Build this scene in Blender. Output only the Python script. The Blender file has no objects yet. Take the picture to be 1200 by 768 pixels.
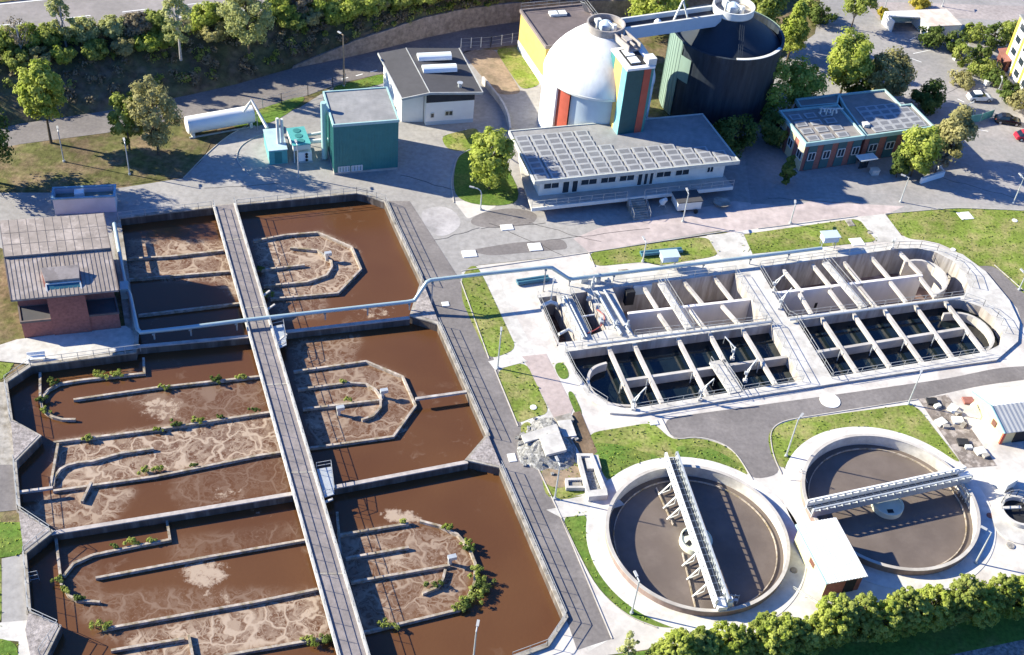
import bpy, math, random
import numpy as np
from mathutils import Vector, Matrix
from mathutils.geometry import delaunay_2d_cdt
random.seed(7); rng = np.random.default_rng(7)
S = bpy.context.scene
COL = S.collection
R = math.radians
# ------------------------------------------------------------------ camera (solved from the photograph)
W0, H0, FPX, CAMH = 1200.0, 768.0, 1458.0, 104.0
TH, RO = R(41.736), R(6.079)
FW = Vector((0, math.cos(TH), -math.sin(TH))); UP0 = Vector((0, math.sin(TH), math.cos(TH))); RT0 = Vector((1, 0, 0))
RT = RT0*math.cos(RO) + UP0*math.sin(RO); UP = -RT0*math.sin(RO) + UP0*math.cos(RO)
cam = bpy.data.objects.new('camera', bpy.data.cameras.new('camera')); COL.objects.link(cam)
M = Matrix.Identity(4)
for i in range(3):
    M[i][0] = RT[i]; M[i][1] = UP[i]; M[i][2] = -FW[i]
M[2][3] = CAMH
cam.matrix_world = M
cam.data.sensor_fit = 'HORIZONTAL'; cam.data.sensor_width = 36; cam.data.lens = 36*FPX/W0
cam.data.clip_end = 3000; cam.data.clip_start = 1
S.camera = cam

def G(x, y, z=0.0):
    """plan position of a point surveyed off the photograph, at height z"""
    d = FW*FPX + RT*(x-W0/2) + UP*(H0/2-y)
    t = (z-CAMH)/d.z
    return Vector((d.x*t, d.y*t, z))
def GG(pts, z=0.0): return [G(p[0], p[1], z) for p in pts]
def height(px, py, ytop):
    b = G(px, py); lo, hi = 0, 60
    for _ in range(40):
        m = (lo+hi)/2; v = Vector((b.x, b.y, m-CAMH))
        yy = H0/2 - FPX*(v.dot(UP))/(v.dot(FW))
        if yy > ytop: lo = m
        else: hi = m
    return lo

# ------------------------------------------------------------------ world and sun
SUN_EL = R(26.5); AZ = R(-8.5)
w = bpy.data.worlds.new('World'); S.world = w; w.use_nodes = True
nt = w.node_tree; nt.nodes.clear()
sky = nt.nodes.new('ShaderNodeTexSky'); sky.sky_type = 'NISHITA'; sky.sun_disc = False
ld = Vector((math.cos(SUN_EL)*math.cos(AZ), math.cos(SUN_EL)*math.sin(AZ), -math.sin(SUN_EL)))
sky.sun_elevation = SUN_EL; sky.sun_rotation = math.atan2(-ld.x, -ld.y)
sky.air_density = 1.0; sky.dust_density = 0.6; sky.ozone_density = 2.0
bg = nt.nodes.new('ShaderNodeBackground'); bg.inputs[1].default_value = 0.056
wo = nt.nodes.new('ShaderNodeOutputWorld')
wb = nt.nodes.new('ShaderNodeMix'); wb.data_type = 'RGBA'; wb.blend_type = 'MULTIPLY'; wb.inputs[0].default_value = 1; wb.inputs[7].default_value = (.42, .88, 1.75, 1)
nt.links.new(sky.outputs[0], wb.inputs[6]); nt.links.new(wb.outputs[2], bg.inputs[0]); nt.links.new(bg.outputs[0], wo.inputs[0])
sl = bpy.data.lights.new('sun', 'SUN'); sl.energy = 5.0; sl.angle = R(0.5); sl.color = (1, 0.94, 0.755)
so = bpy.data.objects.new('sun', sl); COL.objects.link(so); so.rotation_euler = ld.to_track_quat('-Z', 'Y').to_euler()
so.location = (-60, 100, 60)
S.view_settings.view_transform = 'Standard'; S.view_settings.look = 'None'; S.view_settings.gamma = 1
S.view_settings.exposure = 1.32
S.view_settings.use_curve_mapping = False

# ------------------------------------------------------------------ materials
MATS = {}
def mat(name, col, rough=0.8, var=0.18, scale=0.8, big=0.15, bump=0.0, metal=0.0, col2=None, thr=(0.45, 0.65), scale2=0.12, streak=False, spec=0.4, bscale=None):
    """procedural surface: fine grain + broad patches (+ optional second colour in blotches) from world position"""
    if name in MATS: return MATS[name]
    m = bpy.data.materials.new(name); m.use_nodes = True; n = m.node_tree; L = n.links
    b = n.nodes['Principled BSDF']; b.inputs['Roughness'].default_value = rough; b.inputs['Metallic'].default_value = metal
    b.inputs['Specular IOR Level'].default_value = spec
    geo = n.nodes.new('ShaderNodeNewGeometry'); pos = geo.outputs['Position']
    if streak:
        mp = n.nodes.new('ShaderNodeMapping'); mp.inputs['Scale'].default_value = (1, 1, 0.12); L.new(pos, mp.inputs[0]); pos = mp.outputs[0]
    def noise(sc, det=4):
        t = n.nodes.new('ShaderNodeTexNoise'); t.inputs['Scale'].default_value = sc; t.inputs['Detail'].default_value = det
        t.inputs['Roughness'].default_value = 0.62; L.new(pos, t.inputs['Vector']); return t.outputs['Fac']
    def rng_(src, a, bb, lo, hi):
        r = n.nodes.new('ShaderNodeMapRange'); r.inputs[1].default_value = a; r.inputs[2].default_value = bb
        r.inputs[3].default_value = lo; r.inputs[4].default_value = hi; L.new(src, r.inputs[0]); return r.outputs[0]
    f1 = rng_(noise(scale), 0.3, 0.7, 1-var, 1+var); f2 = rng_(noise(scale2, 3), 0.3, 0.7, 1-big, 1+big)
    mu = n.nodes.new('ShaderNodeMath'); mu.operation = 'MULTIPLY'; L.new(f1, mu.inputs[0]); L.new(f2, mu.inputs[1])
    src = None
    if col2:
        mx = n.nodes.new('ShaderNodeMix'); mx.data_type = 'RGBA'
        mx.inputs[6].default_value = (*col, 1); mx.inputs[7].default_value = (*col2, 1)
        L.new(rng_(noise(scale2*2.3, 6), thr[0], thr[1], 0, 1), mx.inputs[0]); src = mx.outputs[2]
    vm = n.nodes.new('ShaderNodeVectorMath'); vm.operation = 'SCALE'
    if src: L.new(src, vm.inputs[0])
    else: vm.inputs[0].default_value = col
    L.new(mu.outputs[0], vm.inputs['Scale']); L.new(vm.outputs[0], b.inputs['Base Color'])
    if bump:
        bp = n.nodes.new('ShaderNodeBump'); bp.inputs['Distance'].default_value = bump; bp.inputs['Strength'].default_value = 0.7
        L.new(noise(bscale or scale*2.5), bp.inputs['Height']); L.new(bp.outputs[0], b.inputs['Normal'])
    MATS[name] = m; return m

concrete = mat('concrete', (.50, .46, .41), .9, .12, .9, .12, .01, col2=(.40, .36, .32), scale2=.1)
concrete_old = mat('concrete_old', (.34, .31, .27), .92, .22, 1.6, .2, .02, col2=(.22, .19, .15), scale2=.35)
concrete_wall = mat('concrete_wall', (.44, .40, .36), .9, .22, 1.1, .15, .015, streak=True, col2=(.31, .26, .23), scale2=.3)
weir = mat('weir_concrete', (.40, .34, .285), .92, .3, 2.5, .2, .02, col2=(.22, .17, .10), scale2=.5)
paving = mat('paving_concrete', (.57, .525, .475), .9, .10, 1.2, .12, col2=(.46, .415, .375), thr=(.5, .62), scale2=.09)
slabm = mat('slab_concrete', (.55, .52, .475), .88, .12, 1.5, .12, col2=(.43, .40, .36), scale2=.2)
asph = mat('asphalt', (.172, .153, .145), .93, .16, 2.2, .16, .006, col2=(.215, .192, .18), scale2=.1)
asph_old = mat('asphalt_old', (.29, .272, .255), .93, .16, 1.3, .14, .006, col2=(.35, .328, .308), thr=(.35, .7), scale2=.045)
asph_park = mat('asphalt_parking', (.28, .265, .255), .93, .15, 1.3, .18, col2=(.34, .31, .295), scale2=.05)
hwy = mat('highway_asphalt', (.25, .225, .21), .93, .12, 1.0, .12, col2=(.30, .265, .25), scale2=.06)
soil = mat('soil', (.13, .085, .05), 1, .3, 1.4, .2, .05, col2=(.20, .14, .09), scale2=.2)
sand = mat('sand', (.30, .22, .15), 1, .2, 1.8, .2, .04, col2=(.22, .17, .11), scale2=.2)
rock = mat('rubble', (.27, .245, .22), 1, .55, 2.4, .2, .1, col2=(.17, .16, .14), scale2=.9)
grass = mat('grass', (.165, .215, .04), 1, .36, 2.6, .22, .05, col2=(.27, .25, .095), thr=(.44, .62), scale2=.14, bscale=5, spec=.1)
grass_dk = mat('grass_rich', (.10, .17, .03), 1, .34, 2.4, .2, .06, col2=(.16, .19, .045), scale2=.12, bscale=5, spec=.1)
rough_ground = mat('rough_ground', (.11, .11, .04), 1, .4, 1.2, .3, .1, col2=(.19, .14, .085), thr=(.42, .6), scale2=.12, spec=.1)
bank_m = mat('bank_soil', (.10, .10, .05), 1, .4, .9, .3, .15, col2=(.13, .10, .07), scale2=.12, spec=.1)
white = mat('white_paint', (.80, .79, .76), .55, .04, .7, .05)
offwhite = mat('off_white', (.66, .65, .60), .7, .08, .9, .08)
teal = mat('teal_cladding', (.045, .20, .19), .55, .08, 1.2, .08)
teal_dk = mat('dark_teal_cladding', (.012, .075, .08), .5, .10, 1.5, .10)
teal_lt = mat('pale_teal_trim', (.34, .50, .47), .55, .08, 1.2, .06)
yellow = mat('yellow_render', (.62, .42, .12), .8, .08, 1.0, .08)
yellow_lt = mat('pale_yellow_render', (.52, .50, .30), .8, .08, 1.0, .08)
red = mat('red_panel', (.42, .085, .05), .7, .10, 1.0, .1)
brick = mat('red_brick', (.29, .115, .09), .9, .22, 3.0, .12, .02)
felt = mat('roof_felt', (.25, .245, .24), .95, .12, 1.2, .15, col2=(.30, .29, .28), scale2=.13)
felt_dk = mat('dark_roof_felt', (.07, .067, .07), .9, .10, 1.0, .10)
roofpan = mat('weathered_roof_sheet', (.26, .22, .195), .95, .16, .9, .14, .01, col2=(.34, .29, .26), thr=(.5, .56), scale2=.22)
metal_m = mat('galvanised_steel', (.50, .52, .52), .45, .08, 2, .06, metal=.35)
rail_m = mat('rail_steel', (.44, .44, .42), .5, .10, 2, .05, metal=.3)
pipe_m = mat('pipe_jacket', (.42, .52, .52), .38, .05, 1, .05, metal=.3)
blue_m = mat('blue_teal_paint', (.06, .16, .21), .5, .1, 1, .1)
dark = mat('dark_interior', (.02, .02, .022), .8, .2, 1, .1)
glass = mat('window_glass', (.025, .035, .045), .12, .1, 1, .1, spec=.8)
rubber = mat('tyre_rubber', (.02, .02, .02), .8)
bark = mat('bark', (.10, .075, .05), 1, .3, 3, .2, .02)
birch_bark = mat('birch_bark', (.40, .37, .33), 1, .4, 3, .2)
wood = mat('weathered_wood', (.24, .18, .12), .9, .25, 2.5, .15)
wood_red = mat('stacked_red_timber', (.34, .14, .07), .9, .25, 2.5, .2)
sludge = mat('clarifier_water', (.135, .108, .092), .22, .06, .35, .08, .02, col2=(.17, .138, .118), thr=(.42, .66), scale2=.10, spec=.2, bscale=1.6)
deepwater = mat('aeration_water', (.008, .014, .017), .06, .3, .5, .2, .02, spec=.5, bscale=1.2)
wetfloor = mat('wet_sludge_floor', (.20, .13, .11), .6, .3, .6, .2, .03, col2=(.42, .34, .31), scale2=.12)
skylt = mat('skylight_dome', (.78, .80, .78), .25, .03, 1, .03)
pv = mat('solar_glass', (.19, .19, .195), .45, .1, 1, .1, spec=.3)
pvframe = mat('solar_frame', (.36, .36, .355), .5, .08, 1, .05)
cladgreen = mat('grey_green_cladding', (.20, .28, .235), .6, .07, 1.0, .07, streak=True)
siloskin = mat('silo_white_sheet', (.73, .73, .715), .9, .06, .8, .06, streak=True, col2=(.65, .645, .63), thr=(.5, .7), scale2=.4)
blueskin_and_shade = mat('pale_blue_cladding_and_shade', (.46, .54, .60), .6, .05, 1, .05)

# ------------------------------------------------------------------ mesh builder
ORG = {}
class MB:
    def __init__(s): s.v = []; s.f = []
    def add(s, vs, fs):
        o = len(s.v); s.v += [tuple(v) for v in vs]; s.f += [tuple(i+o for i in f) for f in fs]; return s
    def prism(s, poly, z0, z1, z1s=None, bottom=True):
        """vertical prism over a simple polygon; z1s gives a height per corner"""
        n = len(poly); a = sum(poly[i][0]*poly[(i+1) % n][1]-poly[(i+1) % n][0]*poly[i][1] for i in range(n))
        idx = list(range(n)) if a > 0 else list(range(n))[::-1]
        P = [poly[i] for i in idx]; T = [z1s[i] if z1s else z1 for i in idx]
        vs = [(p[0], p[1], z0) for p in P]+[(p[0], p[1], t) for p, t in zip(P, T)]
        fs = [(i, (i+1) % n, n+(i+1) % n, n+i) for i in range(n)]+[tuple(range(n, 2*n))]
        if bottom: fs.append(tuple(range(n))[::-1])
        return s.add(vs, fs)
    def box(s, c, size, rz=0.0):
        x, y, z = c; a, b, h = size[0]/2, size[1]/2, size[2]; co, si = math.cos(rz), math.sin(rz)
        return s.prism([(x+u*co-v*si, y+u*si+v*co) for u, v in ((-a, -b), (a, -b), (a, b), (-a, b))], z, z+h)
    def bar(s, p, q, wd, ht=None, up=(0, 0, 1)):
        """rectangular bar from p to q"""
        p, q = Vector(p), Vector(q); d = q-p
        if d.length < 1e-6: return s
        d.normalize(); u = Vector(up)
        if abs(d.dot(u)) > .98: u = Vector((1, 0, 0))
        sd = d.cross(u).normalized(); u = sd.cross(d); a, b = wd/2, (ht or wd)/2
        vs = [e+sd*i*a+u*j*b for e in (p, q) for i, j in ((-1, -1), (1, -1), (1, 1), (-1, 1))]
        return s.add(vs, [(0, 1, 2, 3), (7, 6, 5, 4), (0, 4, 5, 1), (1, 5, 6, 2), (2, 6, 7, 3), (3, 7, 4, 0)])
    def tube(s, path, r, n=8, r2=None, cap=True):
        path = [Vector(p) for p in path]; k = len(path); rings = []
        t0 = (path[1]-path[0]).normalized(); ref = Vector((0, 0, 1)) if abs(t0.z) < .9 else Vector((1, 0, 0))
        vs = []
        for i, p in enumerate(path):
            d = Vector((0, 0, 0))
            if i < k-1: d += (path[i+1]-p).normalized()
            if i > 0: d += (p-path[i-1]).normalized()
            d.normalize(); rr = r if r2 is None else r+(r2-r)*i/(k-1)
            a = d.cross(ref)
            if a.length < 1e-4: a = d.cross(Vector((0, 1, 0)))
            a.normalize(); b = d.cross(a)
            vs += [p+a*math.cos(2*math.pi*j/n)*rr+b*math.sin(2*math.pi*j/n)*rr for j in range(n)]
        fs = [(i*n+j, (i+1)*n+j, (i+1)*n+(j+1) % n, i*n+(j+1) % n) for i in range(k-1) for j in range(n)]
        if cap: fs += [tuple(range(n)), tuple(range((k-1)*n, k*n))[::-1]]
        return s.add(vs, fs)
    def lathe(s, c, prof, n=48, a0=0.0, a1=2*math.pi, closed=False):
        full = abs(a1-a0-2*math.pi) < 1e-6; m = n if full else n+1; k = len(prof)
        vs = [(c[0]+r*math.cos(a0+(a1-a0)*j/n), c[1]+r*math.sin(a0+(a1-a0)*j/n), c[2]+z) for r, z in prof for j in range(m)]
        fs = []
        for i in range(k if closed else k-1):
            for j in range(n):
                fs.append((i*m+j, i*m+(j+1) % m, ((i+1) % k)*m+(j+1) % m, ((i+1) % k)*m+j))
        s.add(vs, fs)
        if not full and closed:
            o = len(s.v)-len(vs); s.f.append(tuple(o+i*m for i in range(k))); s.f.append(tuple(o+i*m+n for i in range(k))[::-1])
        return s
    def cyl(s, c, r, h, n=16): return s.prism([(c[0]+r*math.cos(2*math.pi*j/n), c[1]+r*math.sin(2*math.pi*j/n)) for j in range(n)], c[2], c[2]+h)
    def wall(s, pts, z0, z1, th, closed=False):
        """wall of even thickness along a plan polyline, mitred at the bends"""
        p = [Vector((q[0], q[1])) for q in pts]; n = len(p); Lf, Rt = [], []
        for i in range(n):
            ds = []
            if i > 0 or closed: ds.append((p[i]-p[i-1]).normalized())
            if i < n-1 or closed: ds.append((p[(i+1) % n]-p[i]).normalized())
            d = sum(ds, Vector((0, 0))); d.normalize(); nr = Vector((-d.y, d.x)); k = th/2/max(.5, abs(d.dot(ds[0])))
            Lf.append(p[i]+nr*k); Rt.append(p[i]-nr*k)
        vs = []
        for i in range(n): vs += [(*Lf[i], z0), (*Rt[i], z0), (*Rt[i], z1), (*Lf[i], z1)]
        fs = []
        for i in range(n if closed else n-1):
            a, b = i*4, ((i+1) % n)*4
            fs += [(a+k, b+k, b+(k+1) % 4, a+(k+1) % 4) for k in range(4)]
        if not closed: fs += [(0, 1, 2, 3), (n*4-1, n*4-2, n*4-3, n*4-4)]
        return s.add(vs, fs)
    def rail(s, pts, h=1.1, step=1.8, r=.03, rails=(1.0, .5), closed=False):
        pts = [Vector(p) for p in pts]
        if closed: pts = pts+[pts[0]]
        for a, b in zip(pts[:-1], pts[1:]):
            L = (b-a).length; k = max(1, round(L/step))
            for i in range(k+1): q = a.lerp(b, i/k); s.bar(q, q+Vector((0, 0, h)), r*1.7)
            for f in rails: s.bar(a+Vector((0, 0, h*f)), b+Vector((0, 0, h*f)), r*1.5)
        return s
    def build(s, name, m, parent=None, smooth=False):
        o = Vector(ORG.get(parent.name, (0, 0, 0))) if parent else Vector((0, 0, 0))
        me = bpy.data.meshes.new(name); me.from_pydata([(x-o.x, y-o.y, z-o.z) for x, y, z in s.v], [], s.f)
        me.materials.append(m); me.validate(); me.update()
        ob = bpy.data.objects.new(name, me); COL.objects.link(ob)
        if parent: ob.parent = parent; ORG[ob.name] = tuple(o)
        if smooth:
            me.polygons.foreach_set('use_smooth', [True]*len(me.polygons))
            try: me.set_sharp_from_angle(angle=R(40))
            except Exception: pass
        return ob

def tag(o, label, cat, group=None):
    o['label'] = label; o['category'] = cat
    if group: o['group'] = group
    return o
def thing(name, label, cat, loc=(0, 0, 0), group=None):
    o = bpy.data.objects.new(name, None); COL.objects.link(o); o.location = loc; o.empty_display_size = .3
    ORG[o.name] = tuple(loc); return tag(o, label, cat, group)
def part(name, mb, m, parent, label=None, smooth=False):
    o = mb.build(name, m, parent, smooth)
    if label: o['label'] = label
    return o
def solo(name, mb, m, label, cat, group=None, smooth=False, base=None):
    """a thing that is one mesh, with its origin at its base"""
    if base is None:
        v = np.array(mb.v); base = (float(v[:, 0].mean()), float(v[:, 1].mean()), float(v[:, 2].min()))
    mb.v = [(x-base[0], y-base[1], z-base[2]) for x, y, z in mb.v]
    o = mb.build(name, m, None, smooth); o.location = base
    return tag(o, label, cat, group)
def struct(name, mb, m, stuff=False):
    o = mb.build(name, m); o['kind'] = 'stuff' if stuff else 'structure'; return o
def copy_tree(o, loc=None, rz=None, sc=None, parent=None):
    c = o.copy(); COL.objects.link(c)
    if parent: c.parent = parent
    if loc is not None: c.location = loc
    if rz is not None: c.rotation_euler = (0, 0, rz)
    if sc is not None: c.scale = (sc, sc, sc) if not hasattr(sc, '__len__') else sc
    for ch in list(o.children): copy_tree(ch, parent=c)
    return c

def pip(P, poly):
    """points (N,2) inside polygon"""
    x, y = P[:, 0], P[:, 1]; ins = np.zeros(len(P), bool); n = len(poly)
    for i in range(n):
        x1, y1 = poly[i][0], poly[i][1]; x2, y2 = poly[(i+1) % n][0], poly[(i+1) % n][1]
        c = ((y1 > y) != (y2 > y)); ins ^= c & (x < (x2-x1)*(y-y1)/((y2-y1) if y2 != y1 else 1e-9)+x1)
    return ins
def flat(poly, z, holes=(), mb=None):
    """flat sheet with holes"""
    mb = mb or MB(); vs, es = [], []
    for q in [poly]+list(holes):
        o = len(vs); vs += [Vector((p[0], p[1])) for p in q]; es += [(o+i, o+(i+1) % len(q)) for i in range(len(q))]
    r = delaunay_2d_cdt(vs, es, [], 0, 1e-4); V, F = r[0], r[2]
    cen = np.array([[sum(V[i].x for i in f)/len(f), sum(V[i].y for i in f)/len(f)] for f in F])
    ok = pip(cen, poly)
    for q in holes: ok &= ~pip(cen, q)
    fs = []
    for f, k in zip(F, ok):
        if not k: continue
        a = sum(V[f[i]].x*V[f[(i+1) % len(f)]].y-V[f[(i+1) % len(f)]].x*V[f[i]].y for i in range(len(f)))
        fs.append(tuple(f) if a > 0 else tuple(f)[::-1])
    return mb.add([(v.x, v.y, z) for v in V], fs)
def smooth_poly(pts, it=2):
    for _ in range(it):
        q = []
        for i in range(len(pts)):
            a, b = Vector(pts[i][:2]), Vector(pts[(i+1) % len(pts)][:2]); q += [a.lerp(b, .25), a.lerp(b, .75)]
        pts = q
    return pts
def smooth_line(pts, it=2):
    pts = [Vector(p) for p in pts]
    for _ in range(it):
        q = [pts[0]]
        for a, b in zip(pts[:-1], pts[1:]): q += [a.lerp(b, .25), a.lerp(b, .75)]
        pts = q+[pts[-1]]
    return pts
def fillet(pts, r=1.6, closed=True, n=4):
    """round the corners of a plan polygon or line"""
    p = [Vector((q[0], q[1])) for q in pts]; N = len(p); out = []
    for i in range(N):
        if not closed and i in (0, N-1): out.append(p[i]); continue
        a, b, c = p[i-1], p[i], p[(i+1) % N]; k1 = min(r, (a-b).length*.48); k2 = min(r, (c-b).length*.48)
        s, e = b+(a-b).normalized()*k1, b+(c-b).normalized()*k2
        for j in range(n+1): t = j/n; out.append(s*(1-t)**2+b*2*t*(1-t)+e*t*t)
    return out
def rect(pf, pr, pb):
    """true rectangle from front-left, front-right and back-left corners"""
    a, b, c = Vector(pf[:2]), Vector(pr[:2]), Vector(pb[:2]); u = (b-a); n = Vector((-u.y, u.x)).normalized()
    if n.dot(c-a) < 0: n = -n
    d = n*(c-a).dot(n); return [a, b, b+d, a+d]
def lerp2(a, b, t): return Vector((a[0]+(b[0]-a[0])*t, a[1]+(b[1]-a[1])*t))
def inset(poly, d):
    c = sum((Vector(p[:2]) for p in poly), Vector((0, 0)))/len(poly)
    n = len(poly); ar = sum(poly[i][0]*poly[(i+1) % n][1]-poly[(i+1) % n][0]*poly[i][1] for i in range(n)); sg = 1 if ar > 0 else -1
    out = []
    for i in range(n):
        p = Vector(poly[i][:2]); e0 = (p-Vector(poly[i-1][:2])).normalized(); e1 = (Vector(poly[(i+1) % n][:2])-p).normalized()
        n0 = Vector((-e0.y, e0.x))*sg; n1 = Vector((-e1.y, e1.x))*sg; m = (n0+n1).normalized()
        out.append(p+m*d/max(.4, m.dot(n0)))
    return out

# ================================================================== SETTING
WZ = -1.0                                    # pond water level
POND = [(139,256),(250,243),(418,226.5),(430,229),(452,237),(463,262),(495,330),(482,370),(514,380),(572,511),(548,539),(587,548),(663,724),(641,757),(600,772),(560,795),(40,795),(69,735),(34,719),(28.6,649),(60,624),(22,599),(17,541),(45.6,512),(13,494),(6.5,448.6),(36,429),(158,413),(160,400),(150,330)]
pond2d = [p.xy for p in GG(POND, .15)]
AER = [(628,347),(650,337.5),(705,325),(860,307),(1050,285),(1090,287),(1128,298),(1155,318),(1183,352),(1195,378),(1193,400),(1168,422),(1060,437),(975,450),(860,468),(745,486),(715,484),(690,468),(668,430),(650,395)]
aer2d = [p.xy for p in GG(AER, .3)]
aer_hole = inset(aer2d, .15)
c1, c2, RCL = (22.0, 85.75), (43.92, 93.75), 9.85
CLH = [[Vector((c[0]+(RCL-.2)*math.cos(2*math.pi*i/72), c[1]+(RCL-.2)*math.sin(2*math.pi*i/72))) for i in range(72)] for c in (c1, c2)]
def sheet(name, pts, z, m, holes=(), rnd=0, fil=0):
    p = [q.xy for q in GG(pts)]
    if rnd: p = smooth_poly(p, rnd)
    elif fil: p = fillet(p, fil)
    return struct(name, flat(p, z, holes), m)

big = [Vector((-900, -300)), Vector((900, -300)), Vector((900, 1500)), Vector((-900, 1500))]
struct('ground', flat(big, 0, [pond2d, aer_hole]+CLH), rough_ground)

# --- motorway embankment: service road edge -> motorway shoulder
HZ = 6.0
low = [(-260,205),(-60,166),(21,146),(128,130),(221,112),(278,99),(342,81)]
wallb = [(342,81),(420,65),(498,45),(550,34),(613,25),(735,22),(860,16)]
wallh = [.05, 2.6, 3.6, 3.6, 3.3, 3.2, 3.0]
lowp = [G(*p) for p in low[:-1]]+[Vector((G(*p).x, G(*p).y, h)) for p, h in zip(wallb, wallh)]
lowp = [Vector((p.x, p.y+(.35 if i >= 6 else 0), p.z)) for i, p in enumerate(lowp)]
hwe = [G(-300, 90, HZ), G(-100, 62, HZ), G(0, 50, HZ), G(80, 41, HZ), G(150, 33, HZ), G(225, 24, HZ), G(300, 16, HZ), G(360, 10, HZ), G(420, 4, HZ), G(520, -8, HZ), G(600, -18, HZ), G(720, -30, HZ), G(880, -44, HZ)]
def resample(pl, n):
    d = [0]
    for a, b in zip(pl[:-1], pl[1:]): d.append(d[-1]+(b-a).length)
    out = []
    for i in range(n):
        t = d[-1]*i/(n-1); k = max(j for j in range(len(d)) if d[j] <= t+1e-9); k = min(k, len(pl)-2)
        out.append(pl[k].lerp(pl[k+1], (t-d[k])/(d[k+1]-d[k])))
    return out
NB = 140; lo_r, hi_r = resample(lowp, NB), resample(hwe, NB)
def bank_point(u, v):
    i = min(NB-2, int(u*(NB-1))); t = u*(NB-1)-i
    a, b = lo_r[i].lerp(lo_r[i+1], t), hi_r[i].lerp(hi_r[i+1], t); p = a.lerp(b, v)
    p.z = a.z+(b.z-a.z)*min(1, v*1.15)**.85; return p
mb = MB(); NV = 10
vs = []
for i in range(NB):
    for j in range(NV+1):
        p = bank_point(i/(NB-1), j/NV)
        if 0 < j < NV: p.z += random.uniform(-.18, .18)
        vs.append(p)
mb.add(vs, [(i*(NV+1)+j, (i+1)*(NV+1)+j, (i+1)*(NV+1)+j+1, i*(NV+1)+j+1) for i in range(NB-1) for j in range(NV)])
struct('embankment', mb, bank_m)
# motorway plateau and carriageway
far = [Vector((p.x-6, p.y+160, HZ)) for p in hwe]
mb = MB(); k = len(hwe); mb.add(hwe+far, [(i, i+1, k+i+1, k+i) for i in range(k-1)]); struct('hill', mb, rough_ground)
def off(pl, d, z):
    out = []
    for i, p in enumerate(pl):
        a, b = pl[max(0, i-1)], pl[min(len(pl)-1, i+1)]; t = (b-a).normalized(); out.append(Vector((p.x-t.y*d, p.y+t.x*d, z)))
    return out
def strip(pl, d0, d1, z):
    a, b = off(pl, d0, z), off(pl, d1, z); k = len(pl); return MB().add(a+b, [(i, i+1, k+i+1, k+i) for i in range(k-1)])
struct('motorway', strip(hwe, .5, 12.5, HZ+.02), hwy)
struct('motorway', strip(hwe, 15.0, 27, HZ+.02), hwy)
struct('road_marking', strip(hwe, 1.3, 1.55, HZ+.03), white)
struct('road_marking', strip(hwe, 11.8, 12.05, HZ+.03), white)
rl = off(hwe, 13.2, HZ); mb = MB()
for a, b in zip(rl[:-1], rl[1:]):
    mb.bar(a+Vector((0, 0, .7)), b+Vector((0, 0, .7)), .08, .32)
t = thing('crash_barrier', 'long galvanised crash barrier along the median of the motorway', 'barrier', tuple(rl[2]))
part('rail', mb, metal_m, t)
mb = MB()
for a, b in zip(rl[:-1], rl[1:]):
    n = int((b-a).length/2)
    for i in range(n): q = a.lerp(b, i/n); mb.bar(q, q+Vector((0, 0, .7)), .12)
part('post', mb, metal_m, t)
# lane dashes on the motorway
mb = MB(); cl = off(hwe, 5.2, HZ+.03)
for a, b in zip(cl[:-1], cl[1:]):
    L = (b-a).length; q = 0; d = (b-a).normalized(); nrm = Vector((-d.y, d.x, 0))*.09
    while q < L-4:
        p0, p1 = a+d*q, a+d*(q+4); mb.add([p0-nrm, p1-nrm, p1+nrm, p0+nrm], [(0, 1, 2, 3)]); q += 10
struct('road_marking', mb, white)

# --- service road under the embankment
north = [(-260,204),(-60,165),(21,145),(128,129),(221,111),(278,98),(342,80.5),(420,65),(498,45),(550,34),(613,25),(735,22),(860,16)]
south = [(860,38),(735,42),(620,51),(560,58),(447,87),(398,98),(361,112),(300,129),(216,138),(125,156),(26,169),(-60,186),(-260,225)]
sheet('service_road', north+south, .03, asph)
mb = MB()
for (x, y) in ((404,92),(421,88),(438,83.5),(455,79),(473,74)):
    a, b = G(x-4, y+1, .045), G(x+4, y-1.2, .045); n = Vector((-(b-a).y, (b-a).x, 0)).normalized()*.1; mb.add([a-n, b-n, b+n, a+n], [(0, 1, 2, 3)])
struct('road_marking', mb, white)
# retaining wall of the service road
mb = MB()
pts = [G(*p) for p in wallb]
pts2 = resample(pts, 60); hs = np.interp(np.linspace(0, 1, 60), np.cumsum([0]+[(b-a).length for a, b in zip(pts[:-1], pts[1:])])/sum((b-a).length for a, b in zip(pts[:-1], pts[1:])), wallh)
vs = []
for p, h in zip(pts2, hs):
    h = h+random.uniform(-.06, .06); vs += [(p.x, p.y, -.2), (p.x+.1, p.y+.15, h+.25), (p.x+.1, p.y+.6, h+.25), (p.x, p.y+.6, -.2)]
mb.add(vs, [(i*4+a, i*4+4+a, i*4+4+a+1, i*4+a+1) for i in range(59) for a in range(3)]); mb.f += [(0, 1, 2, 3)]
solo('retaining_wall', mb, mat('stone_wall', (.30, .25, .21), .95, .3, 1.6, .12, .05, col2=(.22, .18, .15), scale2=.5), 'long curving pale stone retaining wall holding the bank above the service road', 'wall')

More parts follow.
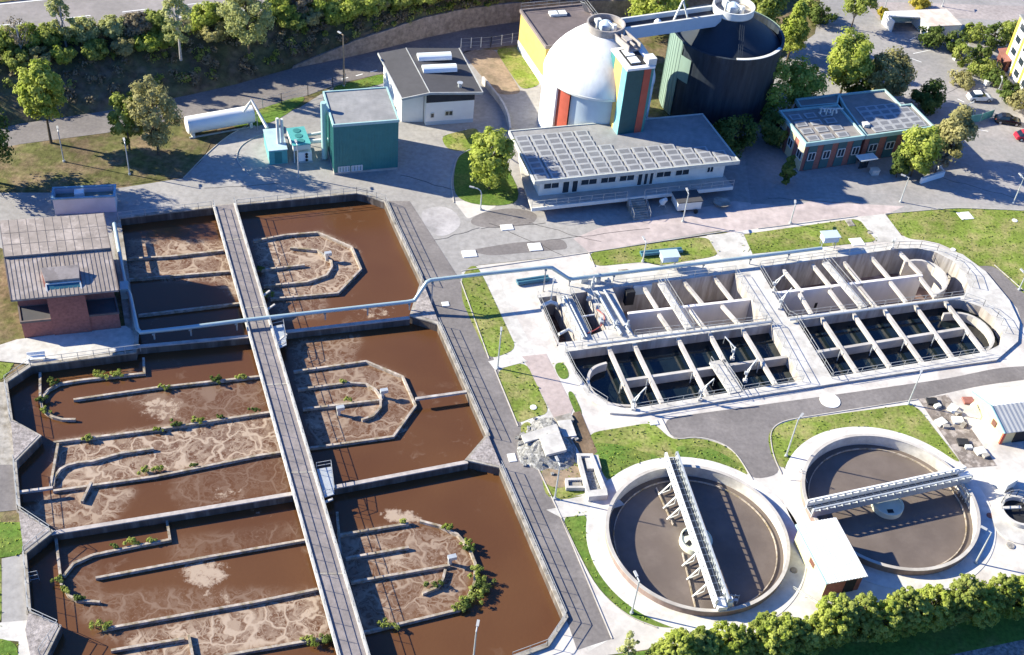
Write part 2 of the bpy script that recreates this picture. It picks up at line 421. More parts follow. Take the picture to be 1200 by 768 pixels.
# --- plant yard and parking
yard = [(-80,262),(-80,226),(60,226),(130,222),(215,209),(243,180),(266,160),(300,142),(350,127),(390,102),(445,97),(560,58),(612,60),(660,130),(800,140),(868,160),(895,85),(955,40),(965,-25),(1330,-25),(1330,262),(1200,247),(1120,243.5),(1035,252),(960,241),(860,268),(690,297),(560,311),(541,318),(541,352),(575,425),(560,490)]
ypts = [p.xy for p in GG(yard)]
struct('plant_yard', flat(ypts, .012, [pond2d]), asph_old)
sheet('parking_lot', [(880,240),(872,180),(890,110),(960,60),(965,-24),(1330,-24),(1330,245),(1205,242),(1130,238),(1060,240),(960,233)], .02, asph_park)
sheet('parking_lot', [(1030,24),(1010,2),(1220,8),(1230,27),(1130,22)], .028, mat('pink_gravel', (.36, .31, .29), .95, .2, 1.5, .15))
# --- concrete paving round the treatment tanks
pave = [(541,320),(560,311.5),(690,297.5),(860,272),(960,258),(1030,252),(1050,275),(1130,292),(1168,313),(1330,470),(1330,668),(1200,690),(960,730),(790,757),(690,771),(620,790),(600,700)]
struct('paved_area', flat([p.xy for p in GG(pave)], .022, [pond2d, aer_hole]+CLH), paving)
# asphalt roads
struct('road', flat([p.xy for p in GG([(452,236),(480,236),(540,330),(717,749),(676,762),(667,735),(592,548),(588,546),(553,541),(575,512),(514,379),(484,371),(497,329),(463,262)])], .036, [pond2d]), asph)
lower = [(775,491),(985,462),(1110,444),(1172,431),(1230,428),(1240,440),(1150,452),(1075,468.5),(920,493),(907,500),(902,510),(906,535),(916,556),(882,563),(873,548),(862,530),(842,518),(815,512),(788,517)]
sheet('road', lower, .036, asph, fil=2.2)
for a, b in (((510,282),(562,268)), ((562,268),(640,262)), ((575,262),(660,300)), ((640,283),(760,268)), ((620,262),(705,284)), ((470,205),(540,226)), ((240,222),(330,214)), ((900,232),(1010,240)), ((1090,205),(1190,232)), ((1030,150),(1130,100))):
    q_ = [G(*a).xy.lerp(G(*b).xy, t/7)+Vector((random.uniform(-.25, .25), random.uniform(-.25, .25))) for t in range(8)]
    struct('tar_seam', MB().wall(q_, .02, .033, .07), mat('tar', (.055, .05, .05), .8, .2))
sheet('road', [(1140,313),(1166,311),(1330,455),(1330,500),(1200,386),(1192,362),(1165,330)], .036, asph)
# patched light areas in the yard
sheet('yard_patch', [(560,250),(600,243),(632,250),(625,264),(570,268),(548,262)], .018, asph, fil=2)
sheet('yard_patch', [(532,236),(580,233),(581,243),(548,257)], .0165, paving, fil=.5)
sheet('yard_patch', [(490,246),(525,240),(545,262),(520,280),(500,270)], .0165, mat('pale_asphalt', (.42, .39, .38), .95, .15, 1.4, .2, col2=(.32, .30, .29), scale2=.15), fil=3)
sheet('yard_patch', [(835,268),(950,236),(1060,242),(1038,252),(1004,255.5),(862,275)], .0155, mat('pink_asphalt', (.45, .375, .35)))
sheet('yard_patch', [(546,294),(600,285),(660,280),(667,292),(575,300)], .018, asph, fil=1)
sheet('yard_patch', [(700,268),(860,236),(950,245),(860,267),(690,296),(672,280)], .019, mat('pink_asphalt', (.45, .375, .35), .95, .12, 1.6, .1, col2=(.37, .305, .285), scale2=.12))
sheet('footpath', [(541,319),(560,312),(575,311),(660,480),(722,580),(660,605),(717,748),(690,764),(540,352)], .027, slabm)
# bright concrete apron round the tanks' shed and paths
sheet('footpath', [(1005,255),(1037,251),(1062,284),(1028,284)], .05, slabm)
sheet('footpath', [(828,276),(870,272),(884,303),(852,306),(842,300)], .05, slabm)
for c in (c1, c2):    # bright concrete ring path round each clarifier
    struct('footpath', MB().lathe((c[0], c[1], 0), [(RCL-.1, .064), (RCL+2.0, .064), (RCL+2.0, .0)], 96), mat('ring_concrete', (.62, .59, .55), .9, .1, 1.2, .1, col2=(.52, .485, .445), thr=(.5, .65), scale2=.25))
# --- lawns
LAWNS = []
def lawn(pts, m=grass, z=.044, rnd=2): return sheet('lawn', pts, z, m, rnd=rnd)
def lawn_c(pts, m=grass, z=.044):  # keeps its corners
    LAWNS.append((pts, m))
    return sheet('lawn', pts, z, m, fil=1.5)
lawn_c([(-60,187),(20,170),(125,158),(216,140),(258,140),(250,162),(236,190),(214,207),(130,220),(60,224),(-60,224)], rough_ground)
lawn([(265,150),(300,130),(345,114),(362,114),(332,138),(300,150)], grass_dk)
lawn_c([(386,104),(450,86),(454,97),(402,110)], grass_dk)
lawn_c([(540,60),(580,58),(612,110),(585,112),(566,92)], sand, .03)
lawn_c([(580,58),(612,55),(634,100),(612,106),(597,85)], grass)
lawn_c([(516,160),(560,149),(562,165),(545,178),(524,176)], grass)
lawn([(530,212),(538,178),(562,170),(592,190),(614,236),(580,243),(536,236)], grass_dk)
lawn_c([(688,297),(822,278),(832,281),(842,295),(838,301),(770,312),(757,307),(696,313)])
lawn_c([(863,276),(1006,256),(1030,283),(872,299),(866,290)])
lawn_c([(1037,251.5),(1120,244.5),(1200,247.5),(1330,262),(1330,440),(1200,345),(1165,311),(1140,313),(1125,297),(1095,283),(1060,280)])
lawn_c([(541,325),(550,312),(559,312),(568,328),(606,410),(573,422),(541,352)])
lawn_c([(581,434),(616,424),(645,485),(622,490),(606,498)])
lawn_c([(648,427),(661,424),(669,443),(656,446)], grass_dk); lawn_c([(664,460),(671,458),(684,487),(676,490)], grass_dk)
lawn_c([(688,508),(766,495),(787,517),(815,513),(842,519),(862,531),(880,561),(845,546),(800,539),(760,541),(725,556),(710,565),(697,530)])
lawn_c([(688,520),(720,520),(760,532),(780,538),(745,546),(715,566),(700,545)], grass_dk, .052)
lawn_c([(790,522),(830,524),(862,540),(868,552),(845,545),(795,538)], grass_dk, .052)
lawn_c([(657,606),(687,599),(689,625),(702,662),(730,696),(770,720),(806,736),(770,736),(735,723),(700,692),(676,647)], grass_dk)
lawn_c([(899,513),(905,502),(925,493),(1072,473.5),(1129,546),(1088,521),(1022,503),(975,508),(942,521),(918,552),(905,538)])
lawn_c([(607,500),(622,492),(640,586),(690,580),(650,588)], grass)
lawn_c([(610,508),(632,505),(700,565),(690,578),(648,587)], grass)
lawn_c([(-30,613),(44,612),(27,645),(22,652),(-30,656)], grass_dk); lawn_c([(-30,420),(22,417),(4,447),(-30,450)], grass)
lawn_c([(-30,745),(22,752),(20,800),(-30,800)], grass_dk); lawn_c([(-30,655),(2,655),(2,735),(-30,735)], grass)
sheet('footpath', [(-60,452),(5,448),(13,494),(45,512),(17,541),(20,545),(-60,552)], .03, concrete_old)
sheet('footpath', [(-60,545),(15,545),(20,598),(-60,606)], .034, asph)
sheet('footpath', [(2,655),(26,650),(34,719),(30,735),(2,733)], .03, asph_old)
sheet('footpath', [(-60,735),(35,727),(66,737),(38,800),(20,800),(22,752),(-60,745)], .034, slabm)
# debris strip, ballast line below the hedge, dirt pit
sheet('soil_patch', [(1076,468),(1110,463),(1168,546),(1131,549)], .05, mat('trampled_soil', (.20, .165, .14), 1, .3, 1.6, .25, .03, col2=(.36, .31, .27), thr=(.5, .56), scale2=.35))
sheet('grass_verge', [(600,786),(790,758),(960,731),(1330,668),(1330,760),(1100,768),(700,900)], .05, grass_dk)
sheet('ballast_strip', [(1095,772),(1200,750),(1330,722),(1330,760),(1150,800)], .06, rock)
sheet('soil_patch', [(672,484),(680,482),(700,530),(692,537),(682,536),(664,505),(668,494)], .056, soil)
sheet('sand_patch', [(632,560),(640,545),(672,540),(690,558),(672,566),(655,574),(640,568)], .058, sand, rnd=2)
sheet('footpath', [(657,607),(640,598),(722,582),(732,592),(700,603)], .06, slabm)
sheet('footpath', [(608,416),(572,424),(580,434),(618,424)], .06, slabm)
# pink gravel path between aeration tank and the pit
sheet('footpath', [(612,418),(640,415),(672,478),(664,500),(650,492)], .04, mat('pink_path', (.42, .34, .31), .95, .15, 1.5, .1))
# kerbs
kerb = MB()
for pts in ([(540,330),(573,421)], [(580,434),(607,500)], [(611,508),(657,606)], [(541,318),(690,296.5),(860,270)], [(888,268.5),(1004,254)],
            [(775,491),(788,517),(815,512),(842,518),(862,530),(882,563)], [(916,556),(906,535),(902,510),(907,500),(920,493),(1075,468.5)], [(1037,251),(1120,244),(1200,247),(1330,261)],
            [(658,608),(676,647),(700,692),(735,723),(770,736)], [(1165,311),(1330,455)], [(215,209),(243,180),(266,160),(300,142)], [(292,205),(276,188),(280,172),(300,160),(330,152)],
            [(532,238),(528,214),(536,182),(560,172)], [(690,297),(697,313)], [(657,606),(717,749)]):
    kerb.wall(fillet([G(*p).xy for p in pts], 2.0, False), -.05, .11, .11)
struct('kerb', kerb, concrete)
# ================================================================== POND (settling basin with two rows of cells and a bridge)
pond = thing('settling_pond', 'large brown settling basin with six cells, concrete rims and low weirs under the long footbridge', 'settling pond', tuple(G(340, 500)))
# rim: an upstand wall on the outline, down to below the water
stain = mat('wet_stained_wall', (.10, .08, .065), .7, .35, 1.4, .3, .02, streak=True, col2=(.17, .145, .125), thr=(.5, .65), scale2=.4)
part('rim_wall', MB().wall(pond2d, -2.2, .12, .34, closed=True), stain, pond)
part('rim_coping', MB().wall(pond2d, .121, .30, .44, closed=True), concrete_old, pond)
# piers between the cells on the right bank, rough broken concrete
for pr in ([(495,331),(484,369),(514,379)], [(572,512),(549,539),(587,548)], [(13,494),(45.6,512),(17,541)], [(22,599),(58,624),(28,648)], [(34,720),(69,735),(40,790),(30,740)]):
    part('pier', MB().prism([p.xy for p in GG(pr, .1)], -1.8, .34), mat('rubble_paving', (.34, .30, .28), .95, .4, 2.8, .2, .05, col2=(.22, .19, .175), scale2=.6), pond)
def P2(pts, z): return [p.xy for p in GG(pts, z)]
for pts, z1, th in (([(160,406),(291,394),(320,390)], .15, .45), ([(335,388.5),(480,372)], .15, .45), ([(60,624.5),(200,602),(345,578)], .15, .45), ([(390,571),(548,541)], .15, .45)):
    part('divider_wall', MB().wall(P2(pts, z1), -1.8, z1-.16, th-.06), stain, pond); part('divider_coping', MB().wall(P2(pts, z1), z1-.159, z1, th+.04), mat('pale_coping', (.42, .37, .335), .92, .2, 1.6, .15), pond)
L_ = -.62
weirs = [
 [(168,419),(169,437),(125,441.5),(95,445),(70,449),(57,456),(51,463),(48,471),(49.5,479),(55,484),(62,488),(73,491),(88.5,491)],
 [(86,468),(182,454),(300,441),(318,439)], [(62.5,518),(182,503),(300,485),(330,481)], [(62,575),(182,558),(300,534),(345,527)],
 [(62,570),(63,560),(70,550),(78,545),(92,541.5),(109,540),(140,531),(180,525)],
 [(47,437),(47,471)], [(68,520),(59,571)], [(107,565),(96,588)],
 [(150,327),(269,317.5)], [(162,369),(281,355)], [(148,303),(200,300),(262,293)],
 [(297,282),(335,275),(372,272),(412,289),(423,315),(396,343),(317,350)],
 [(306,316),(357,310)], [(340,290),(372,293),(388,305),(389,312),(383,322),(360,330),(309,335)],
 [(344,435),(429,423),(472,441),(487,475),(461,511),(368,524),(340,528)],
 [(349,456),(408,448),(429,449.5),(440,456),(446,465),(446,477),(437,487),(424,491.5)], [(355,479),(448,468)],
 [(395,627),(479,613)], [(405,654),(479,641)], [(411,682),(527,662)],
 [(492,610),(515,616),(536,626),(550,642),(557,660),(556,682),(548,700),(538,714),(432,739.5),(412,743)],
 [(522,667),(519,678),(514,687),(495,695)],
 [(65,627),(72,686)], [(195,607),(199,632),(156,640),(109,650),(86,660),(74,675)], [(74,686),(80,697),(90,703),(117,705)],
 [(112,677),(240,653),(360,632)], [(120,737),(300,705),(372,690)], [(130,762),(160,757),(216,748)], [(221,744),(226,770)], [(262,768),(300,761),(388,746)],
 [(395,600),(400,660),(408,690)],
]
for k, wl in enumerate(weirs):
    part('weir_wall', MB().wall(P2(wl, L_), -1.6, L_+(.08 if k in (5, 6, 7, 22) else 0)+.004*(k % 7), .27), weir, pond)
part('tie_beam', MB().bar(G(487, 468, .1), G(547, 459.5, .1), .35, .3), concrete_wall, pond)
part('tie_beam', MB().bar(G(21, 577.5, .0), G(62, 572, .0), .3, .3), concrete_wall, pond)
part('ladder', MB().rail([G(36, 682, -.9), G(46, 680, -.9)], h=1.5, step=1, rails=(1, .6, .2)), rail_m, pond)
for x, y in ((448, 466), (383, 305), (527, 661), (397, 486)):
    c = G(x, y, -1)
    o = part('mixer_motor', MB().cyl((c.x, c.y, -1.2), .22, 1.2, 10).box((c.x+.2, c.y, -.1), (.9, .5, .45), .4), metal_m, pond)

# --- water sheet with a per-vertex amount of floating scum
ctr = sum(pond2d, Vector((0, 0)))/len(pond2d)
out = np.array([tuple(ctr+(p-ctr)*1.02) for p in pond2d])
st = .33; x0, y0 = out.min(0); x1, y1 = out.max(0)
gx, gy = np.arange(x0, x1, st), np.arange(y0, y1, st); XX, YY = np.meshgrid(gx, gy); PT = np.stack([XX.ravel(), YY.ravel()], 1)
keep = pip(PT, [tuple(p) for p in out]).reshape(XX.shape)
foam = np.zeros(len(PT)); scum = np.zeros(len(PT))
for pts, val in (([(150,280),(272,283),(284,355),(250,330),(152,328)], .9), ([(297,281),(372,271),(414,288),(425,315),(398,345),(317,352)], 1), ([(320,352),(385,345),(380,372),(326,378)], .35),
                 ([(62,518),(330,480),(347,528),(62,577)], 1), ([(62,577),(22,599),(60,624),(130,614),(160,575),(110,566)], .75), ([(90,468),(330,440),(345,470),(200,500),(150,470)], .30), ([(200,560),(345,530),(372,575),(210,600)], .22), ([(340,400),(425,392),(415,425),(345,437)], .5),
                 ([(344,435),(429,423),(472,441),(487,475),(461,511),(368,524)], .62), ([(395,627),(479,613),(536,626),(556,660),(538,714),(432,739),(412,743)], .66),
                 ([(75,700),(200,690),(372,690),(372,735),(260,768),(120,750)], .30), ([(150,745),(375,692),(392,746),(260,768),(150,775)], 1), ([(72,640),(112,650),(120,702),(80,700)], .2), ([(200,632),(350,612),(355,630),(200,660)], .2)):
    foam[pip(PT, [tuple(p) for p in P2(pts, WZ)])] = np.maximum(foam[pip(PT, [tuple(p) for p in P2(pts, WZ)])], val)
for cx, cy, rx, ry, val in ((190,478,32,16,.75),(240,672,30,17,1),(440,367,25,12,.6),(265,580,25,12,.6),(470,605,26,9,1),(463,655,22,10,.9),(380,418,30,14,.45),(345,362,20,12,.5),(260,700,30,10,.6),(175,560,25,10,.5),(435,480,14,8,.8),(100,545,12,6,1),(372,495,18,12,.7),(300,600,30,10,.35),(345,290,30,6,.6),(415,305,8,16,.9),(470,500,10,14,.7)):
    c = G(cx, cy, WZ); s_ = (G(cx+1, cy, WZ)-c).length; sy = (G(cx, cy+1, WZ)-c).length
    d = ((PT[:, 0]-c.x)/(rx*s_))**2+((PT[:, 1]-c.y)/(ry*sy))**2
    scum = np.maximum(scum, val*np.clip(1.25-d*.75, 0, 1))
# soften the region borders a little
def blur(a, n):
    a = a.reshape(XX.shape)
    for _ in range(n):
        p = np.pad(a, 1, mode='edge'); a = (p[1:-1, 1:-1]*2+p[:-2, 1:-1]+p[2:, 1:-1]+p[1:-1, :-2]+p[1:-1, 2:])/6
    return a.ravel()
foam = blur(foam, 3); scum = blur(scum, 2)
ids = -np.ones(XX.shape, int); ids[keep] = np.arange(keep.sum())
q = np.stack([ids[:-1, :-1], ids[:-1, 1:], ids[1:, 1:], ids[1:, :-1]], -1).reshape(-1, 4); q = q[(q >= 0).all(1)]
kv = keep.ravel(); V = np.c_[PT[kv], np.full(kv.sum(), WZ)]
me = bpy.data.meshes.new('pond_water'); me.from_pydata(V.tolist(), [], q.tolist())
for nm, arr in (('foam', foam[kv]), ('scum', scum[kv])):
    at = me.attributes.new(nm, 'FLOAT', 'POINT'); at.data.foreach_set('value', arr.astype(np.float32))
m = bpy.data.materials.new('brown_water'); m.use_nodes = True; n = m.node_tree; L = n.links; b = n.nodes['Principled BSDF']
geo = n.nodes.new('ShaderNodeNewGeometry')
def NZ(sc, det=4, vec=None, rough=.6):
    t = n.nodes.new('ShaderNodeTexNoise'); t.inputs['Scale'].default_value = sc; t.inputs['Detail'].default_value = det; t.inputs['Roughness'].default_value = rough
    L.new(vec or geo.outputs['Position'], t.inputs['Vector']); return t
def MA(op, a, c=None, clamp=False):
    t = n.nodes.new('ShaderNodeMath'); t.operation = op; t.use_clamp = clamp
    for i, v in enumerate((a, c)):
        if v is None: continue
        if isinstance(v, (int, float)): t.inputs[i].default_value = v
        else: L.new(v, t.inputs[i])
    return t.outputs[0]
def MR(src, a, c, lo, hi, sm=True):
    t = n.nodes.new('ShaderNodeMapRange'); t.interpolation_type = 'SMOOTHSTEP' if sm else 'LINEAR'
    for i, v in enumerate((a, c, lo, hi)): t.inputs[i+1].default_value = v
    L.new(src, t.inputs[0]); return t.outputs[0]
warp = n.nodes.new('ShaderNodeVectorMath'); warp.operation = 'MULTIPLY_ADD'; L.new(NZ(.35, 2).outputs['Color'], warp.inputs[0]); warp.inputs[1].default_value = (4.2, 4.2, 0); L.new(geo.outputs['Position'], warp.inputs[2])
def VOR(sc, feat='DISTANCE_TO_EDGE'):
    t = n.nodes.new('ShaderNodeTexVoronoi'); t.feature = feat; t.inputs['Scale'].default_value = sc; L.new(warp.outputs[0], t.inputs['Vector']); return t.outputs['Distance']
w2 = n.nodes.new('ShaderNodeVectorMath'); w2.operation = 'MULTIPLY_ADD'; L.new(NZ(1.1, 3).outputs['Color'], w2.inputs[0]); w2.inputs[1].default_value = (.9, .9, 0); L.new(warp.outputs[0], w2.inputs[2]); warp = w2
wob = NZ(1.3, 3).outputs['Fac']
l1 = MR(MA('SUBTRACT', VOR(.34), MA('MULTIPLY', wob, .06)), -.02, .07, .8, 0)
l2 = MR(MA('SUBTRACT', VOR(.85), MA('MULTIPLY', wob, .06)), 0, .08, .55, 0)
rings = MR(MA('ABSOLUTE', MA('SUBTRACT', MA('FRACT', MA('MULTIPLY', VOR(.34, 'F1'), 2.4)), .5)), .0, .12, .55, 0)
fine = MR(NZ(3.2, 6, rough=.72).outputs['Fac'], .46, .68, 0, .75)
fa = n.nodes.new('ShaderNodeAttribute'); fa.attribute_name = 'foam'; sa = n.nodes.new('ShaderNodeAttribute'); sa.attribute_name = 'scum'
patch = MR(NZ(.22, 3).outputs['Fac'], .36, .58, .25, 1)
pat = MA('MULTIPLY', MA('MAXIMUM', MA('MAXIMUM', l1, MA('MULTIPLY', l2, patch)), MA('MAXIMUM', rings, fine)), fa.outputs['Fac'])
base_f = MA('MULTIPLY', fa.outputs['Fac'], MR(NZ(.9, 4).outputs['Fac'], .35, .7, .02, .40))
sc_ = MR(MA('ADD', sa.outputs['Fac'], MA('MULTIPLY', MA('SUBTRACT', NZ(.9, 8, rough=.74).outputs['Fac'], .5), 2.6)), .5, .95, 0, .75)
sc_ = MA('MULTIPLY', sc_, MR(sa.outputs['Fac'], .02, .25, 0, 1))
streaks = MA('MULTIPLY', MR(NZ(.5, 6, vec=warp.outputs[0]).outputs['Fac'], .56, .76, 0, .22), MR(NZ(.07, 2).outputs['Fac'], .5, .6, 0, 1))
tot = MA('MAXIMUM', MA('MAXIMUM', pat, MA('ADD', base_f, streaks)), sc_, clamp=True)
mx = n.nodes.new('ShaderNodeMix'); mx.data_type = 'RGBA'; L.new(tot, mx.inputs[0]); mx.inputs[7].default_value = (.46, .36, .275, 1)
wv = n.nodes.new('ShaderNodeMix'); wv.data_type = 'RGBA'; wv.inputs[6].default_value = (.100, .043, .018, 1); wv.inputs[7].default_value = (.120, .054, .022, 1)
L.new(MR(NZ(.05, 3).outputs['Fac'], .35, .65, 0, 1), wv.inputs[0]); L.new(wv.outputs[2], mx.inputs[6]); L.new(mx.outputs[2], b.inputs['Base Color'])
L.new(MR(tot, 0, .6, .17, .9), b.inputs['Roughness']); b.inputs['Specular IOR Level'].default_value = .3
bp = n.nodes.new('ShaderNodeBump'); bp.inputs['Distance'].default_value = .02; bp.inputs['Strength'].default_value = .5
L.new(MA('ADD', NZ(2.2, 2).outputs['Fac'], MA('MULTIPLY', tot, 1.5)), bp.inputs['Height']); L.new(bp.outputs[0], b.inputs['Normal'])
me.materials.append(m); ob = bpy.data.objects.new('pond_water', me); COL.objects.link(ob); ob['kind'] = 'structure'

# --- long footbridge
bridge = thing('footbridge', 'long narrow concrete footbridge with steel railings crossing the whole brown basin', 'footbridge', tuple(G(330, 500)))
BZ = .48
bl, br = [G(249.5, 242, BZ), G(395.5, 768, BZ), G(407, 810, BZ)], [G(276, 239, BZ), G(433, 768, BZ), G(446, 812, BZ)]
def ln(a, b, t): return a.lerp(b, t)
a0, a1, b0, b1 = bl[0], bl[2], br[0], br[2]
part('deck', MB().prism([a0.xy, b0.xy, b1.xy, a1.xy], BZ-.3, BZ), mat('bridge_deck', (.21, .185, .18), .95, .14, 2.5, .12, .008, col2=(.26, .225, .215), scale2=.3), bridge)
dv = (a1-a0).normalized(); sd = Vector((-dv.y, dv.x, 0))
if sd.dot(b0-a0) < 0: sd = -sd
for s_, p, q in ((1, a0, a1), (-1, b0, b1)):
    part('edge_beam', MB().bar(p+sd*s_*.12+Vector((0, 0, -.02)), q+sd*s_*.12+Vector((0, 0, -.02)), .26, .42), slabm, bridge)
    part('railing', MB().rail([p+sd*s_*.12+Vector((0, 0, .18)), q+sd*s_*.12+Vector((0, 0, .18))], h=1.05, step=2.0), rail_m, bridge)
for t in np.linspace(.06, .94, 11):
    c = (ln(a0, a1, t)+ln(b0, b1, t))/2; part('pillar', MB().box((c.x, c.y, -2), (.5, 1.8, 2.15), math.atan2(dv.y, dv.x)), concrete_old, bridge)
for t in (.10, .28, .46, .64, .82):      # cross joints with low covers
    part('joint_cover', MB().bar(ln(a0, a1, t)+Vector((0, 0, .015)), ln(b0, b1, t)+Vector((0, 0, .015)), .22, .03), concrete_old, bridge)
for (x0_, y0_, x1_, y1_) in ((318, 381, 336, 408), (371, 548, 392, 583)):
    p = [G(x0_, y0_+2, .35), G(x1_-4, y0_-1, .35), G(x1_, y1_-4, .35), G(x0_+9, y1_, .35)]
    pl = part('side_platform', MB().prism([q_.xy for q_ in p], .22, .35), metal_m, bridge)
    part('railing', MB().rail([p[0], p[1], p[2], p[3]], h=1.05, step=1.2), rail_m, bridge)
for x, y, x2, y2 in ((308,347,316,341),(313,363,322,357),(324,407,334,402),(380,589,390,585),(326,400,336,392)):
    part('bracket_arm', MB().bar(G(x, y, .3), G(x2, y2, .3), .22, .2), slabm, bridge)

# --- pond railings
def fence_rail(pts, z, label, name='guard_railing', group='guard railings round the basin', **k):
    p = [G(*q_, z) for q_ in pts]; return solo(name, MB().rail(p, **k), rail_m, label, 'railing', group, base=tuple(p[0]))
fence_rail([(452,238),(463,262),(495,331)], .3, 'steel guard railing on the basin rim beside the yard road, at the far cell')
fence_rail([(514,380),(572,511)], .3, 'steel guard railing on the basin rim beside the road, at the middle cell')
fence_rail([(587,548),(663,724),(641,757),(600,772)], .3, 'steel guard railing between road and basin at the near cell, turning at the corner')
fence_rail([(278,242),(418,227),(430,229),(452,237)], .3, 'steel guard railing along the far end of the basin, right of the footbridge')
fence_rail([(139,257),(248,244)], .3, 'steel guard railing along the far end of the basin, left of the footbridge')
fence_rail([(36,429),(6.5,448.6),(13,494)], .3, 'steel guard railing on the left basin rim below the red brick pump house')
fence_rail([(17,541),(22,599),(60,624),(28.6,649),(34,719),(69,735),(47,768)], .3, 'steel guard railing following the zigzag left rim of the basin')
fence_rail([(36,428),(165,412)], .3, 'steel guard railing on the edge between the brick pump house apron and the basin')

# --- insulated pipeline
def on(x, y, z): return G(x, y, z)
pp = [on(134, 262, 1.3), on(147, 336, 1.3), on(152, 345, 1.3), on(161, 386, 1.3), on(165, 390, 1.3), on(216, 384.5, 1.4), on(291, 375, 1.5), on(478, 354, 1.6), on(486, 352, 1.7), on(500, 331, 3.9), on(505, 328.5, 4.0), on(560, 322, 4.0), on(640, 313.5, 4.0), on(647, 314, 3.9), on(666, 326.5, 1.6), on(671, 327, 1.5), on(769, 315, 1.5), on(880, 301.5, 1.5), on(963, 291, 1.5)]
pl = thing('pipeline', 'long silver insulated pipe crossing the basin and bridging the road to the aeration tank', 'pipe', tuple(G(480, 354)))
part('pipe', MB().tube(pp, .26, 12), pipe_m, pl, smooth=True)
for i, (x, y, z, zb) in enumerate(((180,389,1.3,.1),(223,384,1.4,.1),(277,377,1.5,.1),(381,365,1.5,.1),(431,359,1.6,.1),(480,354,1.6,.3),(507,329,4,0),(640,314,4,0),(668,327,1.5,0),(720,321,1.5,.3),(825,308,1.5,.3),(880,301.5,1.5,.3),(925,296,1.5,.3))):
    c = G(x, y, z); part('support_post', MB().box((c.x, c.y, zb), (.16, .16, c.z-zb-.2)).box((c.x, c.y, c.z-.32), (.3, .6, .08)), rail_m, pl)
c = G(146, 338, 1.3); part('valve_box', MB().box((c.x, c.y, .2), (1.0, 1.6, 1.6), R(17)), pipe_m, pl)
# ================================================================== AERATION TANK
aer = thing('aeration_tank', 'long pale concrete tank with rounded ends, half empty and half full of dark water', 'treatment tank', tuple(G(905, 385)))
AZt = .30
Hp = {'A': [(631,349),(652,346.5),(677,399),(654,402)], 'B': [(669,344.5),(688,342),(711,386),(693,393)],
 'UL': [(717,337),(861,320),(896.5,375.5),(743,393)],
 'UR': [(890,314.5),(1052,291.6),(1075,291),(1095,295),(1117,306),(1131,322),(1136,337),(1129,346.5),(923,371.5)],
 'LL': [(663,412.5),(903.6,380.5),(939.5,446),(743,478.5),(727,477.5),(711,472),(692,459),(676,438)],
 'LR': [(934,376),(1109,351),(1130,352.5),(1150,360),(1166,373),(1175,390),(1172,404),(1155,412.5),(974.6,442)]}
H2 = {k: P2(v, AZt) for k, v in Hp.items()}
part('deck', flat(aer2d, AZt, list(H2.values())), slabm, aer)
part('outer_wall', MB().wall(inset(aer2d, .1), -.3, AZt-.004, .2, closed=True), concrete, aer)
def inner_wall(poly, z0, z1, m, nm='basin_wall'):
    n = len(poly); a = sum(poly[i][0]*poly[(i+1) % n][1]-poly[(i+1) % n][0]*poly[i][1] for i in range(n))
    P = list(poly) if a > 0 else list(poly)[::-1]
    o = part(nm, MB().wall(inset(P, -.12), z0, z1, .24, closed=True), m, aer); return o
clean_wall = mat('stained_basin_wall', (.40, .37, .345), .9, .25, 1.2, .15, .01, streak=True, col2=(.25, .215, .195), thr=(.45, .66), scale2=.5)
mid_pale = mat('pale_basin_wall', (.76, .71, .67), .85, .08, .8, .08, streak=True)  # paler and more even than the outer basin walls
for k in ('UL', 'UR', 'A', 'B'):
    inner_wall(H2[k], -6, AZt-.006, clean_wall)
    part('basin_floor', flat([tuple(p) for p in inset(H2[k], -.2)], -4.3 if k[0] == 'U' else -3.0), wetfloor if k[0] == 'U' else mat('raw_sludge', (.12, .05, .03), .5, .4, 1.5, .2, .05, col2=(.30, .2, .15), scale2=.4), aer)
for k in ('LL', 'LR'):
    inner_wall(H2[k], -3, AZt-.006, concrete_wall)
    part('tank_water', flat([tuple(p) for p in inset(H2[k], -.2)], -1.15), deepwater, aer)
def P3(pts, z): return [G(x, y, z) for x, y in pts]
# long mid walls
for pts, z0, z1, m_ in (([(736,367),(879,350.5)], -5.2, .1, mid_pale), ([(907,343.5),(1081,322)], -5.2, .1, mid_pale), ([(729,446),(924,417.5)], -3, .15, concrete), ([(956,412.5),(1134,383.5)], -3, .15, concrete)):
    part('mid_wall', MB().wall(P2(pts, z1), z0, z1, .42), m_, aer)
# rounded guide walls at the ends
for pts, z0, z1 in (([(711,425),(702,427.5),(695,431),(690.5,437),(689,445),(690.5,453),(695,460),(703,467),(713,472.5),(726,475),(740,475.5)], -3, .08),
                    ([(1106,367.5),(1123,366),(1138,369.5),(1151,377),(1161,387.5),(1165,398),(1161,407),(1152,413)], -3, .08),
                    ([(1060,306.5),(1076,304),(1092,308),(1105,317),(1110.5,328),(1108,338),(1096,345)], -5.2, .05)):
    part('guide_wall', MB().wall(smooth_line(P2(pts, z1), 1), z0, z1, .34), concrete, aer)
